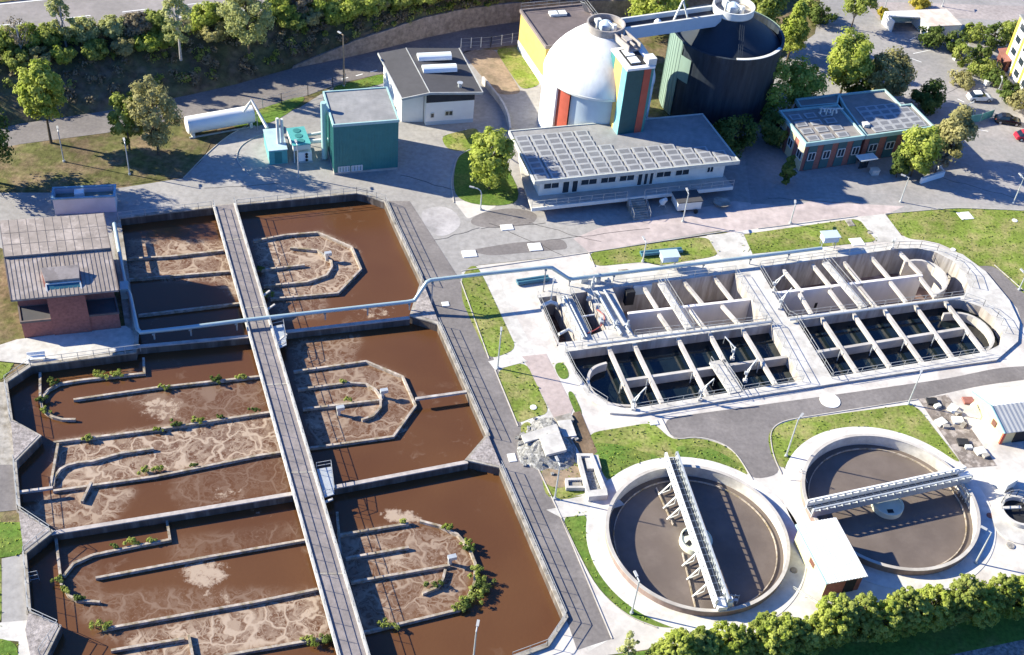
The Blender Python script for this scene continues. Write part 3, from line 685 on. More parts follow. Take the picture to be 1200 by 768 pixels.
# cross beams
for i, (p, q_, wd) in enumerate((((754.7,338),(770,362.5),.42),((800,329),(824,358),.42),((836,324.5),(858,353),.42),((772,369),(787,391),.42),((809,364),(826,386),.42),((846,359),(866,381),.42),
      ((918,317),(940,344),.42),((952,311),(975,339),.42),((989,308),(1010,334),.42),((1021,302),(1043,328),.42),((1054,296.5),(1079,322),.42),
      ((937,345),(951,369),.42),((972,341),(990,365),.42),((1007,337),(1026,360.5),.42),((1043,331),(1062,355),.42),((1078,326),(1096,349),.42))):
    part('cross_beam', MB().bar(G(*p, -.15), G(*q_, -.15), wd, .45), concrete, aer)
for i, (p, q_) in enumerate((((711.7,405.5),(744.6,478.5)),((741.8,402),(776,473.5)),((793,395),(829,465.5)),((830.6,390.5),(848,423)),((869,385.5),(909,452)),((850,426),(868,459)),
      ((961.7,372.5),(1004.6,438)),((999,367.5),(1043,431.5)),((1034.7,362),(1080.6,426)),((1070.5,356.5),(1116,420)),((1105,351),(1153.6,414.5)))):
    part('cross_beam', MB().bar(G(*p, .02), G(*q_, .02), .46, .5), concrete, aer)
    if i not in (3,):   # dip pipes hanging beside each beam
        m_ = G(p[0]*.35+q_[0]*.65-6, p[1]*.35+q_[1]*.65, 0)
        part('air_pipe', MB().tube([m_+Vector((0, 0, .5)), m_+Vector((0, 0, -1.6))], .07, 6), metal_m, aer)
for p, q_, wd in (((774.7,332),(808,386),1.0), ((967,308),(1012,361),1.0), ((838,424),(862,461),1.6)):
    part('walkway', MB().bar(G(*p, .26), G(*q_, .26), wd, .3), slabm, aer)
    a, b = G(*p, .41), G(*q_, .41); d = (b-a).normalized(); s_ = Vector((-d.y, d.x, 0))*wd*.45
    part('railing', MB().rail([a+s_, b+s_], step=2).rail([a-s_, b-s_], step=2), rail_m, aer)
# outer rails on the deck edge
for pts in ([(717,336),(861,319)], [(890,313.5),(1052,290.5)], [(743,394.5),(897,377.5)], [(923,373),(1129,348)], [(664,411),(903,379.5)], [(745,480.5),(940,448)], [(975,444),(1155,414)], [(862,321),(897,376),(904,381),(940,447)], [(889,315),(922,371),(933,377),(974,443)],
            [(1052,290.5),(1078,290),(1098,294),(1120,305),(1134,321),(1139,337)], [(1130,351),(1152,359),(1168,372),(1178,390)], [(630,348.5),(654,403)], [(652,345),(680,399)], [(668,343),(692,394)], [(689,341),(713,386)], [(711,473.5),(690,460),(674,438),(662,413)]):
    part('railing', MB().rail(P3(pts, AZt), step=2.0, r=.028), rail_m, aer)
# pipes along the centre wall and the inlet works
part('air_main', MB().tube([G(688, 405, .75), G(905, 377, .75)], .16, 8).tube([G(925, 375, .75), G(1125, 349.5, .75)], .16, 8), metal_m, aer, smooth=True)
part('inlet_pipe', MB().tube([G(660, 348, .5), G(684, 396, .5)], .2, 8).tube([G(664, 347, .6), G(688, 395, .6)], .12, 8).tube([G(700, 342, .6), G(728, 392, .6)], .22, 8).tube([G(708, 340, .7), G(738, 390, .7)], .14, 8), metal_m, aer, smooth=True)
part('inlet_pipe', MB().tube([G(636, 358, .4), G(645, 354, .5), G(652, 356, .3), G(654, 362, -1)], .25, 8), offwhite, aer, smooth=True)
part('inlet_pipe', MB().tube([G(676, 372, .2), G(697, 369, .2)], .12, 8).tube([G(655, 392, .2), G(666, 386, .3), G(672, 389, .1), G(674, 396, -1)], .2, 8), offwhite, aer, smooth=True)
part('hose', MB().tube(smooth_line([G(688, 391, .35), G(700, 386, .4), G(708, 378, .4), (G(709, 370, .4)), G(700, 363, .4)], 3), .09, 6), mat('red_hose', (.45, .10, .08), .6), aer)
for x, y, wv_, dv_, h in ((684,330,1.6,1.2,.9),(700,331,1.0,1.0,1.3),(712,333,1.3,.9,.8),(722,383,1.2,1.0,.9),(735,385,.8,.8,1.1),(704,378,.9,1.4,.7),(690,352,1,.6,.8),(694,338,.7,.7,1.6)):
    c = G(x, y, AZt); part('valve_actuator', MB().box((c.x, c.y, AZt), (wv_*.6, dv_*.6, h*.7), .3).cyl((c.x, c.y, AZt+h*.7), .14, h*.5, 8), metal_m, aer)
c = G(752, 337, -.6); part('wall_box', MB().box((c.x, c.y-.3, -1.4), (2.6, .4, 1.6), R(18)), blueskin_and_shade, aer)
c = G(738, 342, -.6); part('dark_duct', MB().box((c.x, c.y-.5, -2.2), (1.2, .8, 2.2), R(18)), dark, aer)
c = G(958, 355, -3); part('submersible_mixer', MB().box((c.x, c.y, -3.4), (1.6, .9, .9), .5).cyl((c.x, c.y, -2.6), .3, .8, 10), dark, aer)
# control cabinets on stilts
for x, y, lb in ((782, 312, 'left pale blue cabinet on stilts over the empty tank half, nearer the pipe bend'), (969, 289, 'right pale blue cabinet on stilts at the end of the long pipeline')):
    c = G(x, y, .3); t = thing('control_cabinet', lb, 'cabinet', tuple(c), 'cabinets on the aeration tank')
    part('housing', MB().box((c.x, c.y, 1.5), (2.2, 1.4, .9), R(16)), blueskin_and_shade, t); part('roof', MB().box((c.x, c.y, 2.4), (2.5, 1.7, .08), R(16)), blueskin_and_shade, t)
    for u, v in ((-.9, -.5), (.9, -.5), (.9, .5), (-.9, .5)): part('leg', MB().bar((c.x+u, c.y+v, .3), (c.x+u, c.y+v, 1.5), .1), rail_m, t)
# davit cranes for lifting mixers
def davit(x, y, az, label, z=.3):
    c = G(x, y, z); t = thing('davit_crane', label, 'crane', tuple(c), 'small davit cranes on the aeration tank')
    part('base', MB().box((c.x, c.y, z), (.5, .5, .3)), slabm, t)
    part('mast', MB().tube([(c.x, c.y, z+.3), (c.x, c.y, z+2.0)], .10, 8), offwhite, t)
    e = Vector((c.x+1.7*math.cos(az), c.y+1.7*math.sin(az), z+2.7)); part('jib', MB().tube([(c.x, c.y, z+1.9), tuple(e)], .08, 8), offwhite, t)
    part('brace', MB().bar((c.x, c.y, z+1.0), ((c.x+e.x)/2, (c.y+e.y)/2, z+2.25), .08), offwhite, t)
    part('hoist', MB().box((c.x-.15, c.y, z+1.2), (.35, .3, .4)), metal_m, t); part('cable', MB().tube([tuple(e), (e.x, e.y, z+1.5)], .02, 4), metal_m, t)
for x, y, a_, lb in ((858, 421, 2.5, 'small white davit crane on the wide cross walkway over dark water, back one of two'), (873, 447, .9, 'small white davit crane on the wide cross walkway over dark water, near the road side'),
                     (906, 342, .6, 'small white davit crane on the central walkway beside the empty right cell, far one'), (913, 362, .8, 'small white davit crane on the central walkway beside the empty right cell, near one'),
                     (742, 480, .8, 'small white davit crane on the near edge of the tank by its rounded left end'), (820, 469, .7, 'small white davit crane on the near edge, midway along the left water cell'),
                     (1045, 292, 4.4, 'small white davit crane on the back rim near the rounded right end')):
    davit(x, y, a_, lb)

# ================================================================== CLARIFIERS
brown_rim = mat('rim_render', (.30, .215, .18), .9, .15, 1.5, .12, .01, streak=True, col2=(.24, .17, .145), scale2=.3)
RZ = .95; WC = -.55
def clarifier(c, Rr, label, e0, e1, openside):
    t = thing('clarifier', label, 'clarifier', (c[0], c[1], 0), 'round clarifiers'); C3 = (c[0], c[1], 0)
    part('rim_wall', MB().lathe(C3, [(Rr-.30, -.3), (Rr-.02, -.3), (Rr-.02, RZ-.06), (Rr-.30, RZ-.06)], 128, closed=True), brown_rim, t, smooth=True)
    part('coping', MB().lathe(C3, [(Rr-.34, RZ-.056), (Rr+.04, RZ-.056), (Rr+.04, RZ+.03), (Rr-.34, RZ+.03)], 128, closed=True), concrete, t, smooth=True)
    part('inner_wall', MB().lathe(C3, [(Rr-.31, RZ-.06), (Rr-.32, WC-.2)], 128), slabm, t, smooth=True)
    part('launder', MB().lathe(C3, [(Rr-1.12, WC-.1), (Rr-1.02, WC-.1), (Rr-1.02, WC+.18), (Rr-1.12, WC+.18)], 128, closed=True), weir, t, smooth=True)
    part('tank_water', flat([(c[0]+(Rr-.25)*math.cos(2*math.pi*i/96), c[1]+(Rr-.25)*math.sin(2*math.pi*i/96)) for i in range(96)], WC), sludge, t)
    # scraper bridge across the diameter
    a, b = Vector((e0[0], e0[1], 0)), Vector((e1[0], e1[1], 0)); d = (b-a).normalized(); s_ = Vector((-d.y, d.x, 0))
    g0, g1 = a-d*.2, b+d*.2; wB = .64; V = lambda z: Vector((0, 0, z)); q0 = RZ
    br_ = part('scraper_bridge', MB().bar(g0+V(q0+.2), g1+V(q0+.2), wB*2-.12, .1), mat('dark_grating', (.13, .13, .13), .7, .15), t)
    L = (g1-g0).length; n = 22
    for k in (-1, 1):
        part('girder', MB().bar(g0+s_*k*wB+V(q0+.38), g1+s_*k*wB+V(q0+.44), .12, .95).bar(g0+s_*k*wB+V(q0+1.25), g1+s_*k*wB+V(q0+1.25), .2, .14), white if k*openside > 0 else metal_m, br_)
        mb = MB()
        for i in range(n+1): q_ = g0.lerp(g1, i/n)+s_*k*wB; mb.bar(q_+V(q0+.7), q_+V(q0+1.24), .3, .1, up=d)
        mb.bar(g0+s_*k*wB+V(q0+1.16), g1+s_*k*wB+V(q0+1.16), .05)
        part('railing', mb, metal_m, br_)
    mb = MB()
    for k in (-.5, .5): mb.bar(g0+s_*k*wB+V(q0+.30), g1+s_*k*wB+V(q0+.30), .06)
    for i in range(0, n+1): mb.bar(g0.lerp(g1, i/n)-s_*(wB-.06)+V(q0+.31), g0.lerp(g1, i/n)+s_*(wB-.06)+V(q0+.31), .08)
    part('walkway_grating', mb, metal_m, br_)
    mid = (a+b)/2
    well = part('center_well', MB().lathe((c[0], c[1], WC), [(1.75, -.1), (1.75, .75), (1.6, .75), (1.6, .58), (.0, .6)], 40), mat('pale_cream_paint', (.66, .66, .52), .6, .06), t, smooth=True)
    for u, v, w_ in ((-.9, .9, .4), (.4, .9, .9), (-.3, -1.0, .2)):
        part('slot', MB().box((c[0]+d.x*u+s_.x*v*openside, c[1]+d.y*u+s_.y*v*openside, WC+.6), (.7, .5, .03), w_), dark, well)
    # skimmer boards just above the water with their stays
    o = s_*openside*2.1
    part('skimmer_board', MB().bar(a+d*2.6+o+V(WC+.12), mid-d*1.9+o*.75+V(WC+.12), .12, .22), weir, t)
    part('skimmer_board', MB().bar(mid+d*1.9+o*.75+V(WC+.12), b-d*1.0+o+V(WC+.12), .12, .22), weir, t)
    for f in (.16, .26, .34, .66, .75, .86):
        q_ = a.lerp(b, f); h0 = q_+s_*openside*wB
        part('skimmer_stay', MB().bar(h0+V(RZ), q_+o+d*.5+V(WC+.2), .14).bar(h0+V(RZ), h0+V(WC+.2), .12).bar(h0+V(WC+.25), q_+o+d*.5+V(WC+.25), .1), offwhite, t)
    e = b
    part('drive_unit', MB().box((e.x, e.y, RZ+.03), (1.3, 1.0, .55), math.atan2(d.y, d.x)), white, t)
    part('drive_motor', MB().box((e.x+s_.x*.9, e.y+s_.y*.9, RZ+.03), (.6, .5, .8), math.atan2(d.y, d.x)).cyl((e.x+s_.x*.9, e.y+s_.y*.9, RZ+.8), .2, .4, 10), white, t)
    part('drive_wheel', MB().cyl((e.x-d.x+s_.x*.6, e.y-d.y+s_.y*.6, RZ+.6), .25, .6, 10), white, t)
    mb = MB(); p0_, p1_ = e-d*1.0-s_*openside*.5, e-d*.9-s_*openside*2.3
    for k in range(5): q_ = p0_.lerp(p1_, k/4); mb.bar(q_+V(WC+.2), q_+V(1.55-.1*k), .07)
    part('stair', mb.bar(p0_+V(1.35), p1_+V(1.0), .08).bar(p0_+V(.6), p1_+V(.3), .3, .06), metal_m, t)
clarifier(c1, 9.85, 'left round clarifier near the basin road, its white scraper bridge running back to front', G(787, 534.5, 1.8), G(846, 704, 1.8), -1)
clarifier(c2, 9.85, 'right round clarifier behind the white ribbed shed, its grey scraper bridge running sideways', G(950, 597, 1.4), G(1131, 558, 1.4), 1)
# small round sump at the right edge
c = G(1193, 603, 0)
t = thing('round_sump', 'small round open concrete sump with handrail at the right edge of the picture', 'tank', (c.x, c.y, 0))
part('surround', MB().prism(smooth_poly([p.xy for p in GG([(1160,590),(1180,575),(1225,572),(1240,640),(1190,640),(1164,622)])], 2), 0, .14), slabm, t)
part('rim_wall', MB().lathe((c.x, c.y, 0), [(1.9, .05), (2.2, .05), (2.2, .75), (1.9, .75)], 48, closed=True), slabm, t, smooth=True)
part('sump_water', flat([(c.x+1.95*math.cos(i*math.pi/16), c.y+1.95*math.sin(i*math.pi/16)) for i in range(32)], .16), dark, t)
part('crossbar', MB().bar((c.x-1.9, c.y+.1, .7), (c.x+.2, c.y+.5, .7), .35, .15), slabm, t)
part('railing', MB().rail([(c.x+2.1*math.cos(i*math.pi/8), c.y+2.1*math.sin(i*math.pi/8), .75) for i in range(2, 9)], h=1.0, step=1), rail_m, t)

# ================================================================== SHEDS BY THE CLARIFIERS
def ribbed(p00, p10, p11, p01, n, h=.03, th=.09):
    """corrugated sheet between four corners, ribs run from edge 00-10 to edge 01-11"""
    mb = MB(); vs = []; K = n*4
    for i in range(K+1):
        u = i/K; dz = h*(0, 1, 1, 0)[i % 4] if i < K else 0
        for v in (0, 1):
            p = (p00.lerp(p10, u)).lerp(p01.lerp(p11, u), v); vs += [(p.x, p.y, p.z+dz), (p.x, p.y, p.z-th)]
    fs = []
    for i in range(K):
        a, b = i*4, (i+1)*4; fs += [(a, b, b+2, a+2), (a+1, a+3, b+3, b+1), (a, a+1, b+1, b), (a+2, b+2, b+3, a+3)]
    fs += [(0, 2, 3, 1), (K*4, K*4+1, K*4+3, K*4+2)]
    return mb.add(vs, fs)
fp = rect(G(969, 684, 2.7), G(1017.5, 675, 2.7), G(934, 616, 2.7))
t = thing('pump_shed', 'small shed with white ribbed roof and pale yellow side wedged between the two clarifiers', 'shed', (*((fp[0]+fp[2])/2), 0))
q_ = inset(fp, .3); 
part('wall', MB().prism(q_, 0, 2.55), brick, t)
side = MB().bar((*lerp2(q_[0], q_[3], 0), 1.29), (*q_[3], 1.29), .06, 2.5); part('side_panel', side, yellow_lt, t)
part('roof', ribbed(Vector((*fp[0], 2.62)), Vector((*fp[1], 2.62)), Vector((*fp[2], 2.95)), Vector((*fp[3], 2.95)), 13), white, t)
part('fascia', MB().bar((*fp[0], 2.55), (*fp[3], 2.85), .12, .24), teal_lt, t)
p_ = lerp2(q_[0], q_[3], .45); part('window', MB().bar((*lerp2(q_[0], q_[3], .38), 1.6), (*lerp2(q_[0], q_[3], .52), 1.6), .14, .7), mat('brown_window', (.16, .07, .05), .4), t)
f0, f1 = lerp2(q_[0], q_[1], .55), lerp2(q_[0], q_[1], .85); part('door', MB().bar((*f0, 1.0), (*f1, 1.0), .1, 1.95), dark, t)
part('kerb_rail', MB().rail([(q_[0].x-3, q_[0].y+.5, .02), (q_[0].x-.6, q_[0].y-1.2, .02), (q_[0].x+4.5, q_[0].y-.9, .02)], h=.5, step=1.5), offwhite, t)
# right shed, gabled
zE = 2.3
e0, e1 = G(1139.6, 459.5, zE), G(1178, 508, zE); dr = Vector((math.cos(R(17)), math.sin(R(17)), 0)); ap = (e0+e1)/2; ap.z = zE+1.1
Ln = 13
t = thing('filter_shed', 'shed with white gabled sheet roof, near slope shaded grey, and yellow gable wall at the right edge', 'shed', tuple(G(1173, 515)))
part('roof', ribbed(e0, e0+dr*Ln, ap+dr*Ln, ap, 22), white, t)
part('roof_slope', ribbed(ap, ap+dr*Ln, e1+dr*Ln, e1, 22), mat('shaded_ribbed_sheet', (.40, .40, .39), .5, .06, 1, .06), t)  # same roof, near slope greyed to paint in its shade
part('verge', MB().bar(e0-dr*.05, ap-dr*.05, .14, .22).bar(ap-dr*.05, e1-dr*.05, .14, .22), mat('teal_trim', (.24, .40, .40), .6, .12), t)
g0, g1 = e0.lerp(e1, .06)+dr*.4, e0.lerp(e1, .94)+dr*.4; gm = ap+dr*.4
mb = MB(); vs = []
for k in (0, Ln-.8):
    o = dr*k; vs += [(g0.x+o.x, g0.y+o.y, 0), (g1.x+o.x, g1.y+o.y, 0), (g1.x+o.x, g1.y+o.y, zE-.1), (gm.x+o.x, gm.y+o.y, zE+.95), (g0.x+o.x, g0.y+o.y, zE-.1)]
mb.add(vs, [(0, 4, 3, 2, 1), (5, 6, 7, 8, 9)]+[(i, (i+1) % 5, 5+(i+1) % 5, 5+i) for i in range(5)])
part('wall', mb, mat('pale_gable_render', (.60, .50, .27), .85, .1, 1.0, .1), t)
n_ = Vector((-dr.x, -dr.y, 0))*.06
part('window', MB().bar(Vector((*lerp2(g0, g1, .62), 1.5))+n_, Vector((*lerp2(g0, g1, .74), 1.5))+n_, .1, .8), mat('brown_window', (.16, .07, .05)), t)
part('open_bay', MB().bar(Vector((*lerp2(g1, g1+dr*Ln, .12), 1.0))+Vector((dr.y, -dr.x, 0))*.05, Vector((*lerp2(g1, g1+dr*Ln, .6), 1.0))+Vector((dr.y, -dr.x, 0))*.05, .1, 1.9), dark, t)
part('corner_post', MB().bar((g1.x, g1.y, 0), (g1.x, g1.y, zE-.2), .3), red, t)
# ================================================================== BUILDINGS
def seg_frame(a, b):
    a, b = Vector(a[:2]), Vector(b[:2]); d = (b-a).normalized(); return a, b, d, Vector((d.y, -d.x))   # outward normal for a front edge read left to right
def opening(parent, a, b, t0, t1, z0, z1, frame_m, pane_m=None, name='window', proud=.05, mull=0):
    """window or door on the wall line a->b between fractions t0,t1: frame with pane set in it"""
    A, B, d, n = seg_frame(a, b); p, q = lerp2(A, B, t0), lerp2(A, B, t1); f = MB(); k = .09
    o = n*proud
    for u, v in (((*(p+o), z0), (*(q+o), z0)), ((*(p+o), z1), (*(q+o), z1))): f.bar(u, v, .12, k)
    for e in (p, q): f.bar((*(e+o), z0), (*(e+o), z1), k, .12, up=(*n, 0))
    for i in range(mull): e = lerp2(p, q, (i+1)/(mull+1)); f.bar((*(e+o), z0), (*(e+o), z1), .07, .12, up=(*n, 0))
    w_ = part(name, f, frame_m, parent)
    part('pane' if name == 'window' else 'door_leaf', MB().bar((*(p+n*.02), (z0+z1)/2), (*(q+n*.02), (z0+z1)/2), .04, z1-z0), pane_m or glass, w_)
    return w_
# ---- control building with the long roof
zr = 5.1
rf = [p.xy for p in GG([(627,213),(866,189),(823,134),(597,154)], zr)]
ctl = thing('control_building', 'long low building with a huge flat roof of solar panels, raised balcony and stairs', 'building', tuple(G(740, 225)))
part('roof', MB().prism(rf, zr-.45, zr-.02), felt, ctl)
part('fascia', MB().wall(rf, zr-.50, zr+.10, .22, closed=True), mat('fascia_concrete', (.46, .47, .43), .8, .1, 1.5, .1), ctl)
wl = inset(rf, 1.25)
part('wall', MB().prism(wl, 1.62, zr-.46), offwhite, ctl)
part('teal_band', MB().bar((*wl[0], zr-.75), (*wl[1], zr-.75), .14, .4), teal_lt, ctl)
for t0, t1, kind in ((.02,.10,'w'),(.12,.155,'d'),(.17,.2,'d'),(.215,.30,'w'),(.32,.40,'w'),(.42,.50,'w'),(.52,.545,'d'),(.555,.575,'d'),(.585,.605,'d'),(.62,.70,'w'),(.725,.80,'w'),(.90,.935,'w')):
    if kind == 'w': opening(ctl, wl[0], wl[1], t0, t1, 2.75, 3.85, offwhite, name='window', mull=1)
    else: opening(ctl, wl[0], wl[1], t0, t1, 1.7, 3.85, offwhite, name='door')
for k in (0, 1):
    opening(ctl, wl[3], wl[0], .15+.4*k, .4+.4*k, 2.7, 3.9, offwhite, name='window', mull=1)
pf = [p.xy for p in GG([(623,244.5),(859,219)], 1.6)]
plat = [pf[0], pf[1], wl[1], wl[0]]
plat = [pf[0], pf[1], Vector(wl[1])+Vector((.2, .5)), Vector(wl[2])+Vector((0, 0)), Vector(wl[3]), Vector((pf[0].x-1.6, pf[0].y+6.0))]
part('balcony', MB().prism(plat, 1.2, 1.62), mat('balcony_concrete', (.44, .41, .37), .9, .12, 1.2, .1), ctl)
part('balcony_edge', MB().bar((*pf[0], 1.42), (*pf[1], 1.42), .2, .55), offwhite, ctl)
part('base_wall', MB().prism([Vector(p) for p in inset(plat, 1.4)], 0, 1.2), brick, ctl)
part('railing', MB().rail([(*lerp2(pf[0], pf[1], .0), 1.68), (*lerp2(pf[0], pf[1], .46), 1.68)]).rail([(*lerp2(pf[0], pf[1], .55), 1.68), (*lerp2(pf[0], pf[1], 1), 1.68)]), rail_m, ctl)
A, B, d, n = seg_frame(pf[0], pf[1]); s0 = lerp2(A, B, .505)
mb = MB()
for i in range(9): c = s0+n*(.25+i*.34); mb.box((c.x, c.y, 0), (2.4, .38, 1.45-i*.16), math.atan2(d.y, d.x))
part('stairs', mb, concrete_old, ctl)
mb = MB()
for s_ in (-1, 1): mb.rail([(*(s0+d*1.25*s_), 1.5), (*(s0+d*1.25*s_+n*3.2), .1)], h=1.0, step=1.0)
part('stair_railing', mb, rail_m, ctl)
ORD = ['first', 'second', 'third', 'fourth', 'fifth', 'sixth', 'seventh', 'eighth', 'ninth', 'tenth', 'eleventh', 'twelfth', 'thirteenth']
# solar panels on the flat roofs: one panel with its frame, then copies
pv0 = thing('solar_panel', 'tilted solar panel', 'solar panel', (0, 0, 0))
part('frame', MB().add([(-.97, -.66, .08), (.97, -.66, .08), (.97, .66, .18), (-.97, .66, .18), (-.97, -.66, .05), (.97, -.66, .05), (.97, .66, .05), (-.97, .66, .05)], [(0, 1, 2, 3), (4, 5, 1, 0), (5, 6, 2, 1), (6, 7, 3, 2), (7, 4, 0, 3)]), pvframe, pv0)
part('cell_field', MB().add([(-.70, -.42, .105), (.70, -.42, .105), (.70, .42, .169), (-.70, .42, .169)], [(0, 1, 2, 3)]), pv, pv0)
pv_first = [True]
def place_pv(p, z, rz, label, group, sc=1):
    if pv_first[0]: o = pv0; pv_first[0] = False; o.location = (p[0], p[1], z); o.rotation_euler = (0, 0, rz); o.scale = (sc, sc, sc)
    else: o = copy_tree(pv0, (p[0], p[1], z), rz, sc)
    o['label'] = label; o['group'] = group
A0, A1, A3 = Vector(rf[0]), Vector(rf[1]), Vector(rf[3]); A2 = Vector(rf[2])
rz_ = math.atan2((A1-A0).y, (A1-A0).x)
for i in range(13):
    for j in range(8):
        u = .04+i*.0745; v = .065+j*.108
        if i > 4 and v > .52-.03*(i-5): continue
        if i == 12 and j > 1: continue
        p = A0.lerp(A1, u).lerp(A3.lerp(A2, u), v)
        place_pv(p, zr, rz_, 'solar panel on the long flat roof, %s column from left, %s row from front' % (ORD[i], ORD[j]), 'solar panels on the long roof', 1.0)

# ---- brick office building
zb = 5.1
offc = thing('office_building', 'flat roofed brick and teal office building with light roof trim among the trees at right', 'building', tuple(G(980, 200)))
b0 = [p.xy for p in GG([(944.5,169),(1014,160),(982,123),(913,130)], zb)]
b1 = [p.xy for p in GG([(1015,160),(1095,149),(1068,122),(1056,123.5),(1037,105),(982,111),(990,126)], zb-.35)]
b2 = [p.xy for p in GG([(938,126),(982,122),(984,110),(932,116.5)], zb-.4)]
def block(poly, z, trim, parent, floor=0):
    part('wall', MB().prism(inset(poly, .25), floor, z-.4), brick, parent)
    part('roof', MB().prism(inset(poly, .15), z-.4, z-.15), mat('brown_grey_felt', (.25, .225, .205), .95, .14, 1.2, .15), parent)
    part('roof_trim', MB().wall(inset(poly, .12), z-.55, z+.12, .26, closed=True), trim, parent)
block(b0, zb, teal_lt, offc); block(b1, zb-.35, teal_lt, offc); block(b2, zb-.4, teal_lt, offc)
def facade(poly_edge, parent, z1, n, pm=None):
    a, b = poly_edge; A, B, d, nn = seg_frame(a, b)
    for i in range(n):
        t0, t1 = (i+.36)/n, (i+.94)/n
        p, q = lerp2(A, B, t0)+nn*-.19, lerp2(A, B, t1)+nn*-.19
        part('facade_panel', MB().bar((*p, z1*.5), (*q, z1*.5), .10, z1-.3), pm or mat('dull_teal_panel', (.05, .12, .125), .6, .1), parent)
        opening(parent, Vector(a)-nn*.12, Vector(b)-nn*.12, t0+.06/n, t1-.06/n, z1*.42, z1*.72, offwhite, name='window', mull=1)
facade((b0[0], b0[1]), offc, zb-.55, 4); facade((b1[0], b1[1]), offc, zb-.9, 4); facade((b0[3], b0[0]), offc, zb-.55, 3, mat('cream_panel', (.60, .50, .30), .8, .06))
# pipe frame on the roof
c = G(968, 134, zb); mb = MB()
for k in range(3): mb.tube([(c.x-.9+k*.9, c.y, zb-.1), (c.x-.9+k*.9, c.y, zb+1.0), (c.x-.5+k*.9, c.y-.3, zb+1.1), (c.x-.4+k*.9, c.y-.4, zb+.6)], .14, 8)
part('vent_pipe', mb.tube([(c.x-1.1, c.y+.3, zb+.7), (c.x+2.6, c.y+1.0, zb+.7)], .12, 8), offwhite, offc, smooth=True)
c = G(1014, 147, zb-.4); part('roof_hatch', MB().box((c.x, c.y, zb-.5), (1.0, .9, .5), .35), offwhite, offc)
def roofgrid(poly, z, nu, nv, u0, u1, v0, v1, label, group, sc=.95):
    # label carries the place in the grid
    a, b, c_, d_ = [Vector(p) for p in poly]; rz = math.atan2((b-a).y, (b-a).x)
    for i in range(nu):
        for j in range(nv):
            u, v = u0+(u1-u0)*i/max(1, nu-1), v0+(v1-v0)*j/max(1, nv-1); place_pv(a.lerp(b, u).lerp(d_.lerp(c_, u), v), z, rz, label+', %s column from left, %s row' % (ORD[i], ORD[j]), group, sc)
roofgrid(b0, zb-.14, 3, 4, .18, .68, .14, .78, 'solar panel on the raised left office roof', 'solar panels on the left office roof', .95)
b1q = [b1[0], b1[1], b1[3], b1[6]]
roofgrid([p.xy for p in GG([(1015,160),(1095,149),(1054,112),(984,118)], zb-.35)], zb-.49, 5, 5, .24, .86, .14, .72, 'solar panel on the lower right office roof', 'solar panels on the right office roof', .95)
part('entrance_canopy', MB().bar(G(1006, 186, 2.6), G(1026, 183, 2.6), 1.6, .16), offwhite, offc)
part('entrance_door', MB().bar(G(1008, 191, 1.1), G(1018, 189.5, 1.1), .1, 2.1), glass, offc)

# ---- grey roofed garage with two barrel skylights
zg = 5.6
gp = [p.xy for p in GG([(471,116),(566,108),(538,56),(443,62.5)], zg)]
gar = thing('workshop', 'white workshop with dark grey low pitched roof carrying two white barrel skylights', 'building', tuple(G(530, 150)))
r0, r1 = lerp2(gp[0], gp[1], .34), lerp2(gp[3], gp[2], .34)
zz = zg+.6
mb = MB(); vs = [(*gp[0], zg), (*r0, zz), (*gp[1], zg-.1), (*gp[3], zg), (*r1, zz), (*gp[2], zg-.1)]; vs2 = [(x, y, z-.3) for x, y, z in vs]
mb.add(vs+vs2, [(0, 1, 4, 3), (1, 2, 5, 4), (6, 9, 10, 7), (7, 10, 11, 8), (0, 6, 7, 1), (1, 7, 8, 2), (3, 4, 10, 9), (4, 5, 11, 10), (0, 3, 9, 6), (2, 8, 11, 5)])
part('roof', mb, felt_dk, gar)
part('roof_trim', MB().bar((*gp[0], zg-.1), (*r0, zz-.1), .16, .36).bar((*r0, zz-.1), (*gp[1], zg-.2), .16, .36).bar((*gp[0], zg-.08), (*gp[3], zg-.08), .16, .3).bar((*gp[1], zg-.18), (*gp[2], zg-.18), .16, .3).bar((*r0, zz+.02), (*r1, zz+.02), .14, .06), mat('roof_edge', (.40, .40, .38), .6), gar)
wg = inset(gp, .7); fa_, fb_ = lerp2(wg[0], wg[1], .30), lerp2(wg[0], wg[1], .97)
ga = [Vector(wg[0]).lerp(Vector(wg[3]), .14), fa_.lerp(lerp2(wg[3], wg[2], .30), .02), fb_, wg[2], wg[3]]
part('wall', MB().prism([ga[1], ga[2], Vector(wg[2]), lerp2(wg[3], wg[2], .3)], 0, zg-.32), white, gar)
part('wall', MB().prism([ga[0], lerp2(ga[0], Vector(wg[1]), .29), lerp2(wg[3], wg[2], .29), Vector(wg[3])], 0, zg-.4), white, gar)
A_, B_, d_, n_ = seg_frame(ga[1], ga[2]); part('eave_shade_band', MB().bar((*(Vector(ga[1])+n_*.05), 4.62), (*(Vector(ga[2])+n_*.05), 4.62), .12, 1.3), mat('painted_eave_shade', (.03, .032, .04), .8, .15), gar)  # dark strip paints in the shade under the roof overhang
part('wall_base', MB().bar((*(Vector(ga[1])+n_*.04), .3), (*(Vector(ga[2])+n_*.04), .3), .1, .6), blueskin_and_shade, gar)
opening(gar, ga[1], ga[2], .40, .56, 1.5, 2.3, offwhite, name='window', mull=1); opening(gar, ga[1], ga[2], .10, .17, 1.3, 2.1, offwhite, name='window')
